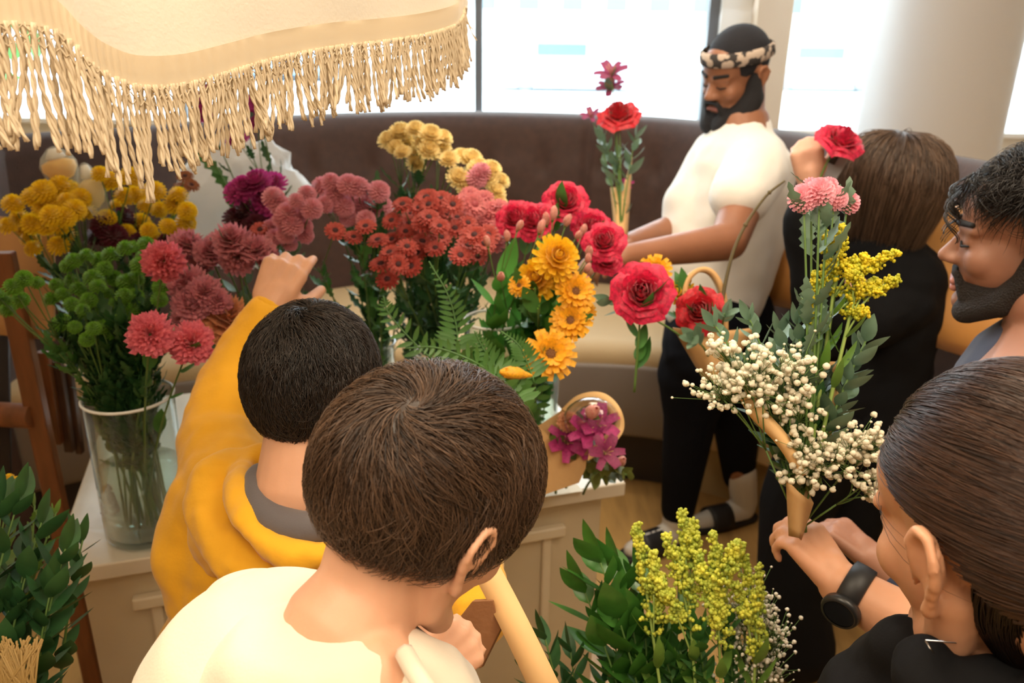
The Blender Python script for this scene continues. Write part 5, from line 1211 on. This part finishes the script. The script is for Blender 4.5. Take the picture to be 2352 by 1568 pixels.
leafy('box_branch', 'greenery', ['mid green small-leaved branch at the bottom under the goldenrod', 'mid green small-leaved branch between goldenrod and baby\'s breath', 'mid green small-leaved branch at right under the pale blooms', 'bushy small-leaved branch in the middle of the lower clump'], 'small-leaved branches in the lower right bucket', bR+Vector((.03, 0, 0)),
      [(1510, 1450), (1600, 1440), (1670, 1430), (1560, 1490)], 1.13, L=.055, n=46, m_=M_leaf, start=.4, wf=.5)
gg = 'yellow green goldenrod in the lower right bucket'
goldenrod('goldenrod stem leaning left with tip at the counter corner', gg, bR+Vector((-.02, -.07, 0)), (1462, 1205), [((1500, 1270), .8), ((1520, 1320), .7)], 1.12, M_goldg, wid=.024, n=80, ball=.003)
goldenrod('tallest goldenrod stem pointing at the sandals', gg, bR+Vector((0, -.08, 0)), (1565, 1175), [((1530, 1230), .8), ((1590, 1200), .82), ((1510, 1330), .7)], 1.12, M_goldg, wid=.026, n=95, ball=.003)
goldenrod('yellowest goldenrod stem right of the tallest', gg, bR+Vector((.02, -.08, 0)), (1640, 1225), [((1690, 1245), .82), ((1600, 1270), .8), ((1640, 1330), .72)], 1.10, M_goldg, wid=.028, n=110, ball=.003)
goldenrod('goldenrod stem whose tip reaches toward the wristwatch', gg, bR+Vector((.05, 0, 0)), (1745, 1300), [((1700, 1250), .85), ((1690, 1340), .78)], 1.08, M_goldg, wid=.02, n=70, ball=.003)
gyp('pale baby\'s breath clump in the lower right bucket by the black trousers', 'baby\'s breath in the bucket', bR+Vector((.08, .0, .1)), [(1700, 1380), (1740, 1420), (1760, 1480), (1700, 1460), (1740, 1530), (1690, 1540), (1650, 1400), (1770, 1550), (1720, 1340), (1745, 1390), (1775, 1440), (1760, 1510), (1725, 1500)], 1.14, per=60, rad=.032, ball=.0027, mt=mat('cream_gyp', (.78, .72, .60), .7))
b3 = empty('flower_bucket', bR-Vector((0, 0, .45)), 'bucket under the goldenrod and glossy branches at lower right', 'bucket'); q = MB(); q.lathe([(0, .004), (.11, .004), (.15, .44), (.156, .45), (.145, .44), (.105, .02)], bR-Vector((0, 0, .45)), 36); q.build('bucket_wall', MATS['dark_bucket'], b3)
# ---------------------------------------------------------------- bouquet held by the woman at lower right
random.seed(31)
bt = at(1838, 1215, 1.04); hg = 'stems of the held kraft-wrapped bouquet'
PB = [(1845, 457, 62), (1882, 443, 66), (1862, 430, 45), (1903, 428, 46), (1916, 456, 64), (1947, 466, 58)]
for (x, y, s_), lb in zip(PB, ('leftmost', 'second from left, largest', 'small one over the left pair', 'small one at the very top', 'second from right', 'rightmost, seen from the side')):
    t = spray('button_chrysanthemum', 'flower', 'pink buttons of the held bouquet', bt, [(x, y)], 'pink_button', s_/F*1.02, 1.02, leaves=5, L=.05, leafmat=M_leafg, stem_r=.0018, span=.5, hub=None, face=Vector((random.uniform(-.5, .5), -.5, .7))); t['label'] = 'pink button bloom of the held bouquet, '+lb
hgold = 'yellow goldenrod in the held bouquet'
goldenrod('tall yellow goldenrod leaning right above the held bouquet', hgold, bt, (1935, 520), [((1900, 540), .86), ((2065, 580), .75), ((2060, 650), .72), ((1990, 590), .78)], 1.0, M_gold, wid=.020, ball=.0023, n=90, leaves=10, L=.05, leafm=G('goldenrod_leaf', (.14, .30, .04), rough=.4))
goldenrod('second yellow goldenrod with drooping right plumes', hgold, bt, (1985, 590), [((2060, 640), .8), ((1955, 625), .82), ((2010, 645), .78), ((1990, 715), .70)], .99, M_gold, wid=.018, ball=.0023, n=70, leaves=10, L=.05)
goldenrod('shorter goldenrod with plumes pointing left', hgold, bt, (1870, 625), [((1850, 660), .75), ((1900, 600), .85)], 1.0, M_gold, wid=.012, ball=.002, n=50, leaves=8, L=.045)
leafy('eucalyptus_sprig', 'greenery', ['grey green leafy sprig at the upper left of the held bouquet', 'grey green leafy sprig above the upper baby\'s breath', 'grey green sprig in the middle of the held bouquet', 'grey green sprig left of the tall goldenrod', 'grey green sprig right of the paper edge', 'low dark sprig beside the kraft sleeve', 'grey green sprig reaching right under the goldenrod'], 'leafy sprigs in the held bouquet', bt, [(1640, 745), (1720, 730), (1790, 760), (1830, 740), (1960, 850), (1800, 1020), (1990, 780)], 1.03, L=.052, n=20, m_=M_leafg, start=.45, wf=.5, bj=.006)
leafy('leafy_stem', 'greenery', ['dark leafy stem behind the upper baby\'s breath', 'dark leafy stem left of the held bouquet centre', 'dark leafy stem right of the held bouquet centre', 'low dark leafy stem above the kraft sleeve'], 'dark leafy stems of the held bouquet', bt, [(1850, 800), (1740, 860), (1880, 900), (1790, 1000)], 1.05, L=.06, n=18, m_=M_leafd, start=.4, wf=.5, bj=.006)
gb = 'baby\'s breath in the held bouquet'
gyp('upper left baby\'s breath spray of the held bouquet', gb, bt, [(1630, 880, .03), (1660, 895, .03), (1690, 880, .03), (1720, 870, .032), (1700, 850, .03), (1750, 890, .03)], .98, per=34, ball=.0040)
gyp('upper middle baby\'s breath spray of the held bouquet', gb, bt, [(1735, 830, .032), (1770, 850, .032), (1800, 825, .03), (1830, 850, .03), (1790, 880, .028), (1650, 795, .018)], .98, per=32, ball=.0040)
gyp('middle baby\'s breath spray right of the paper edge', gb, bt, [(1810, 925, .026), (1840, 945, .024), (1800, 955, .02), (1840, 905, .02)], .99, per=26, ball=.0038)
gyp('lower baby\'s breath spray over the kraft sleeve', gb, bt, [(1840, 1020, .03), (1870, 1050, .032), (1900, 1030, .034), (1850, 1080, .028), (1890, 1080, .03), (1930, 1040, .03)], .98, per=34, ball=.0039)
gyp('lower right baby\'s breath spray near the woman\'s forehead', gb, bt, [(1960, 1015, .03), (1990, 1000, .028), (2015, 1020, .022), (1990, 1040, .02)], .97, per=30, ball=.0038)
gyp('drooping baby\'s breath sprig near the woman\'s nose', gb, bt, [(1970, 1095, .016), (1995, 1115, .018), (2010, 1090, .012), (2000, 1135, .014)], .96, per=16, ball=.0038)
sl = empty('kraft_sleeve', bt, 'narrow kraft paper sleeve round the stems of the held bouquet', 'paper sleeve'); q = MB()
q.grid([[at(1806+6*t, 1100+t*130, 1.00+.008*t), at(1835, 1130+t*105, .985+.01*t), at(1868-28*t, 1155+t*85, 1.00+.008*t)] for t in [k/6 for k in range(7)]])
q.grid([[at(1806+6*t, 1100+t*130, 1.00+.008*t), at(1836, 1090+t*145, 1.05-.03*t), at(1868-28*t, 1155+t*85, 1.00+.008*t)] for t in [k/6 for k in range(7)]]); q.build('paper', M_kraft, sl, solid=.0012)
q = MB(); E = spline([at(1712, 895, 1.0), at(1740, 945, .985), at(1800, 1010, .98), at(1850, 1090, .985)], 6); q.grid([[p+UPV*w*.009*(1-.5*i/len(E))+RGT*w*.006+FWD*abs(w)*.008 for w in (-1, 0, 1)] for i, p in enumerate(E)]); q.build('paper_edge', M_kraftl, sl, solid=.0012)
q = MB(); E = spline([at(1912, 830, 1.03), at(1920, 900, 1.03), at(1905, 1000, 1.03)], 6); q.grid([[p+RGT*w*.007*(1-.7*i/len(E)) for w in (-1, 0, 1)] for i, p in enumerate(E)]); q.build('paper_edge', M_kraft, sl, solid=.0012)
# ---------------------------------------------------------------- bouquet in the carrier beside the standing man
random.seed(41)
cb_ = at(1640, 850, 1.5); cg = 'blooms in the handled kraft carrier'
for (x, y, s_, k, d, lb) in ((1475, 670, 118, 'hot_rose', 1.42, 'large hot pink carnation-like rose left of the kraft carrier'), (1607, 712, 96, 'red_rose', 1.44, 'deep red rose at the front of the handled kraft carrier'), (1503, 622, 78, 'yellow_gerb', 1.5, 'golden bloom peeking over the large hot pink bloom'), (1566, 670, 74, 'yellow_mum', 1.5, 'golden bloom seen from the side between pink and red roses')):
    t = spray('rose' if 'r' == k[0] else 'chrysanthemum', 'flower', cg, cb_ if x > 1480 else at(1457, 900, 1.45), [(x, y)], k, s_/F*d, d, leaves=4, L=.06, lobes=0, face=(CAM-at(x, y, d)).normalized()+Vector(((-.9 if x == 1566 else random.uniform(-.2, .2)), 0, .25))); t['label'] = lb
car_ = empty('bouquet_carrier', cb_, 'handled kraft carrier holding roses in front of the man in white', 'bouquet wrap'); q = MB(); P = []
for i in range(9):
    t = i/8; P.append([at(1640+(-95+t*2*95)*(1-k/6*.75), 752+k*20+8*math.sin(PI*t)*(1-k/6), 1.50-.04*math.sin(PI*t)) for k in range(7)])
q.grid(P); q.build('paper', M_kraft, car_, solid=.0015)
q = MB(); hp = spline([at(1578, 735, 1.52), at(1572, 660, 1.52), at(1600, 622, 1.52), at(1635, 628, 1.52), at(1660, 680, 1.52), at(1664, 760, 1.52)], 8); q.grid([[p+FWD*w*.012+UPV*(-.0) for w in (-1, 1)] for p in hp]); q.build('handle', M_kraft, car_, solid=.009)
leafy('leafy_stem', 'greenery', ['rounded leaf sprig right of the deep red rose', 'leaf sprig under the deep red rose', 'long pointed leaf sprig left of the large hot pink bloom'], 'leaf sprigs near the carrier', cb_, [(1665, 720), (1590, 775), (1400, 690)], 1.42, L=.06, n=6, m_=M_leafg, start=.8, bj=.01)
tw_ = empty('bare_twig', at(1665, 700, 1.5), 'bare curving brown twig rising across the white t-shirt', 'twig'); q = MB(); E = spline([at(1640, 820, 1.5), at(1668, 640, 1.5), at(1700, 540, 1.5), at(1755, 455, 1.5), at(1802, 415, 1.5)], 8); q.tube(E, [.004-.002*i/len(E) for i in range(len(E))], 6); q.ell(E[18], .0045); q.ell(E[26], .004); q.build('stem', mat('twig_brown', (.10, .075, .03), .8), tw_)
# ---------------------------------------------------------------- tall bouquet held by the standing man
random.seed(51); hb2 = at(1424, 545, 2.30); tg = 'stems in the man\'s tall bouquet'
for (x, y, s_, k, lb) in ((1405, 172, 52, 'plum_alstro', 'topmost plum alstroemeria bloom of the tall bouquet'), (1402, 205, 46, 'plum_alstro', 'second plum alstroemeria bloom of the tall bouquet'), (1358, 268, 34, 'plum_alstro', 'small plum bloom left of the red rose in the tall bouquet'), (1422, 262, 82, 'red_rose', 'red rose in the tall bouquet held against the brown banquette'), (1440, 425, 24, 'malst' and 'magenta_alstro', 'small magenta bloom low on the tall bouquet')):
    t = spray('rose' if k == 'red_rose' else 'alstroemeria', 'flower', tg, hb2, [(x, y)], k, s_*(1.25 if 'alst' in k else 1)/F*2.3, 2.3, leaves=3, L=.05, lobes=0, leafmat=M_leafg, face=Vector((-.2, -.5, .8))); t['label'] = lb
leafy('leafy_stem', 'greenery', ['leafy sprig left of the tall bouquet under the rose', 'leafy sprig right of the tall bouquet under the rose'], 'leaf sprigs in the tall bouquet', hb2, [(1385, 310), (1460, 312)], 2.3, L=.08, n=10, m_=M_leafg, start=.5, bj=.01)
sl = empty('kraft_sleeve', hb2, 'long kraft paper sleeve of the tall bouquet above the man\'s forearm', 'paper sleeve'); q = MB()
q.grid([[at(1427+(a*25)*(1-.45*t), 430+t*120+(-70 if a > .5 else 0)*(1-t), 2.29+(.02 if abs(a) > .5 else 0)) for a in (-1, -.4, .2, 1)] for t in [k/6 for k in range(7)]]); q.build('paper', M_kraftl, sl, solid=.002)
# ---------------------------------------------------------------- wrapped bouquet lying on the counter's right end
random.seed(61); bq = atz(1300, 1120, ZC+.03); wr_ = empty('bouquet_carrier', bq, 'kraft paper carrier with round handle lying on the right end of the counter', 'bouquet wrap')
q = MB(); D = 1.53
front = [(1215, 960), (1255, 995), (1290, 1035), (1305, 1065), (1325, 1055), (1352, 1025), (1345, 1075), (1330, 1108), (1232, 1142), (1200, 1140)]
P = [at(x, y, D) for x, y in front]; q.add(P, [tuple(range(len(P)))]); q.build('front_panel', M_kraft, wr_, solid=.002, smooth=False)
q = MB(); P = [at(x, y, D+.07) for x, y in ((1225, 985), (1300, 935), (1330, 1000), (1345, 1075), (1330, 1100), (1232, 1130))]; q.add(P, [tuple(range(6))]); q.build('back_panel', M_kraft, wr_, solid=.002, smooth=False)
q = MB(); hp = spline([at(1300, 948, D+.03), at(1335, 920, D+.02), at(1380, 916, D), at(1412, 945, D-.02), at(1418, 985, D-.02), at(1390, 1018, D-.03), at(1352, 1045, D-.04)], 8)
q.grid([[p+(p-at(1362, 980, D)).normalized()*w*.0125 for w in (-1, 0, 1)] for p in hp]); q.build('handle', M_kraftl, wr_, solid=.002)
for (x, y, s_, k, lb) in ((1375, 975, 58, 'magenta_alstro', 'magenta alstroemeria inside the round kraft handle'), (1345, 990, 55, 'magenta_alstro', 'magenta alstroemeria left inside the round kraft handle'), (1300, 1015, 60, 'magenta_alstro', 'orchid pink alstroemeria at left of the counter bouquet'), (1335, 1020, 50, 'magenta_alstro', 'orchid pink alstroemeria at the centre of the counter bouquet'), (1390, 1040, 55, 'plum_alstro', 'plum alstroemeria outside the round kraft handle'),
                        (1305, 968, 48, 'peach_carnation', 'orange bloom at the back of the counter bouquet'), (1355, 950, 62, 'blush_bud', 'pale pink bloom under clear film in the counter bouquet'), (1422, 1062, 46, 'blush_bud', 'pale pink bud sticking out at the right end of the counter')):
    t = spray('alstroemeria' if k != 'peach_carnation' else 'carnation', 'flower', 'blooms in the counter bouquet', bq, [(x, y)], k, s_*(1.3 if 'alst' in k else 1)/F*1.5, 1.50, leaves=3, L=.05, lobes=0, leafmat=mat('olive_leaf', (.13, .15, .03), .5), face=(CAM-at(x, y, 1.5)).normalized()+Vector((.3, 0, .3))); t['label'] = lb
leafy('leafy_stem', 'greenery', ['olive leaves drooping over the right end of the counter', 'olive leaf sprig pointing right past the counter corner', 'olive leaves at the left inside the counter bouquet'], 'olive leaf sprigs of the counter bouquet', bq, [(1385, 1100), (1440, 1090), (1280, 1010)], 1.49, L=.06, n=10, m_=MATS['olive_leaf'], start=.5, wf=.5)
fl = empty('clear_film', bq, 'clear cellophane film bulging over the counter bouquet', 'plastic film'); q = MB(); q.ell(at(1360, 965, 1.52), (.055, .04, .045), nu=20, nv=14); q.build('film', glass('cellophane', (.93, .94, .98), 2.5), fl)
pp = empty('paper_sheet', atz(1280, 1140, ZC+.002), 'cream paper sheet under the wrapped bouquet on the counter', 'paper'); q = MB(); cs = [atz(x, y, ZC+.003) for x, y in ((1190, 1150), (1340, 1128), (1310, 1098), (1180, 1110))]; q.add(cs, [(0, 1, 2, 3)]); q.build('sheet', mat('cream_paper', (.80, .74, .62), .6), pp, solid=.002, smooth=False)
# ---------------------------------------------------------------- kraft bag with strap in the nearer boy's hand
bg_ = empty('kraft_bag', at(1080, 1480, .9), 'brown kraft bouquet bag with long tan strap held by the boy in cream', 'paper bag'); q = MB()
f0 = [(1030, 1450), (1085, 1380), (1132, 1378), (1140, 1408), (1162, 1420), (1105, 1534), (1040, 1532)]; A = [at(x, y, .90) for x, y in f0]; B_ = [at(x+6, y-4, .93) for x, y in f0]; n_ = len(A)
q.add(A+B_, [tuple(range(n_-1, -1, -1)), tuple(range(n_, 2*n_))]+[(i, (i+1) % n_, n_+(i+1) % n_, n_+i) for i in range(n_)]); q.build('bag_panel', M_kraftd, bg_, smooth=False, bevel=.001)
q = MB(); E = spline([at(1118, 1310, .93), at(1150, 1370, .91), at(1195, 1460, .88), at(1250, 1575, .86), at(1300, 1680, .86)], 6); q.grid([[p+(RGT*.9+UPV*.45)*w*.0155 for w in (-1, 0, 1)] for p in E]); q.build('strap', M_kraftl, bg_, solid=.002)
q = MB(); E = spline([at(1020, 1490, .84), at(1030, 1550, .83), at(1045, 1640, .83)], 6); q.grid([[p+RGT*w*.011 for w in (-1, 0, 1)] for p in E]); q.build('strap', M_kraftl, bg_, solid=.002)
# rose held up by the woman in black
t = spray('rose', 'flower', None, at(1880, 420, 1.82), [(1932, 320)], 'hot_rose', .086, 1.80, leaves=3, L=.03, face=Vector((.15, -.55, .8))); t['label'] = 'crimson rose held up beside the brown bobbed hair'
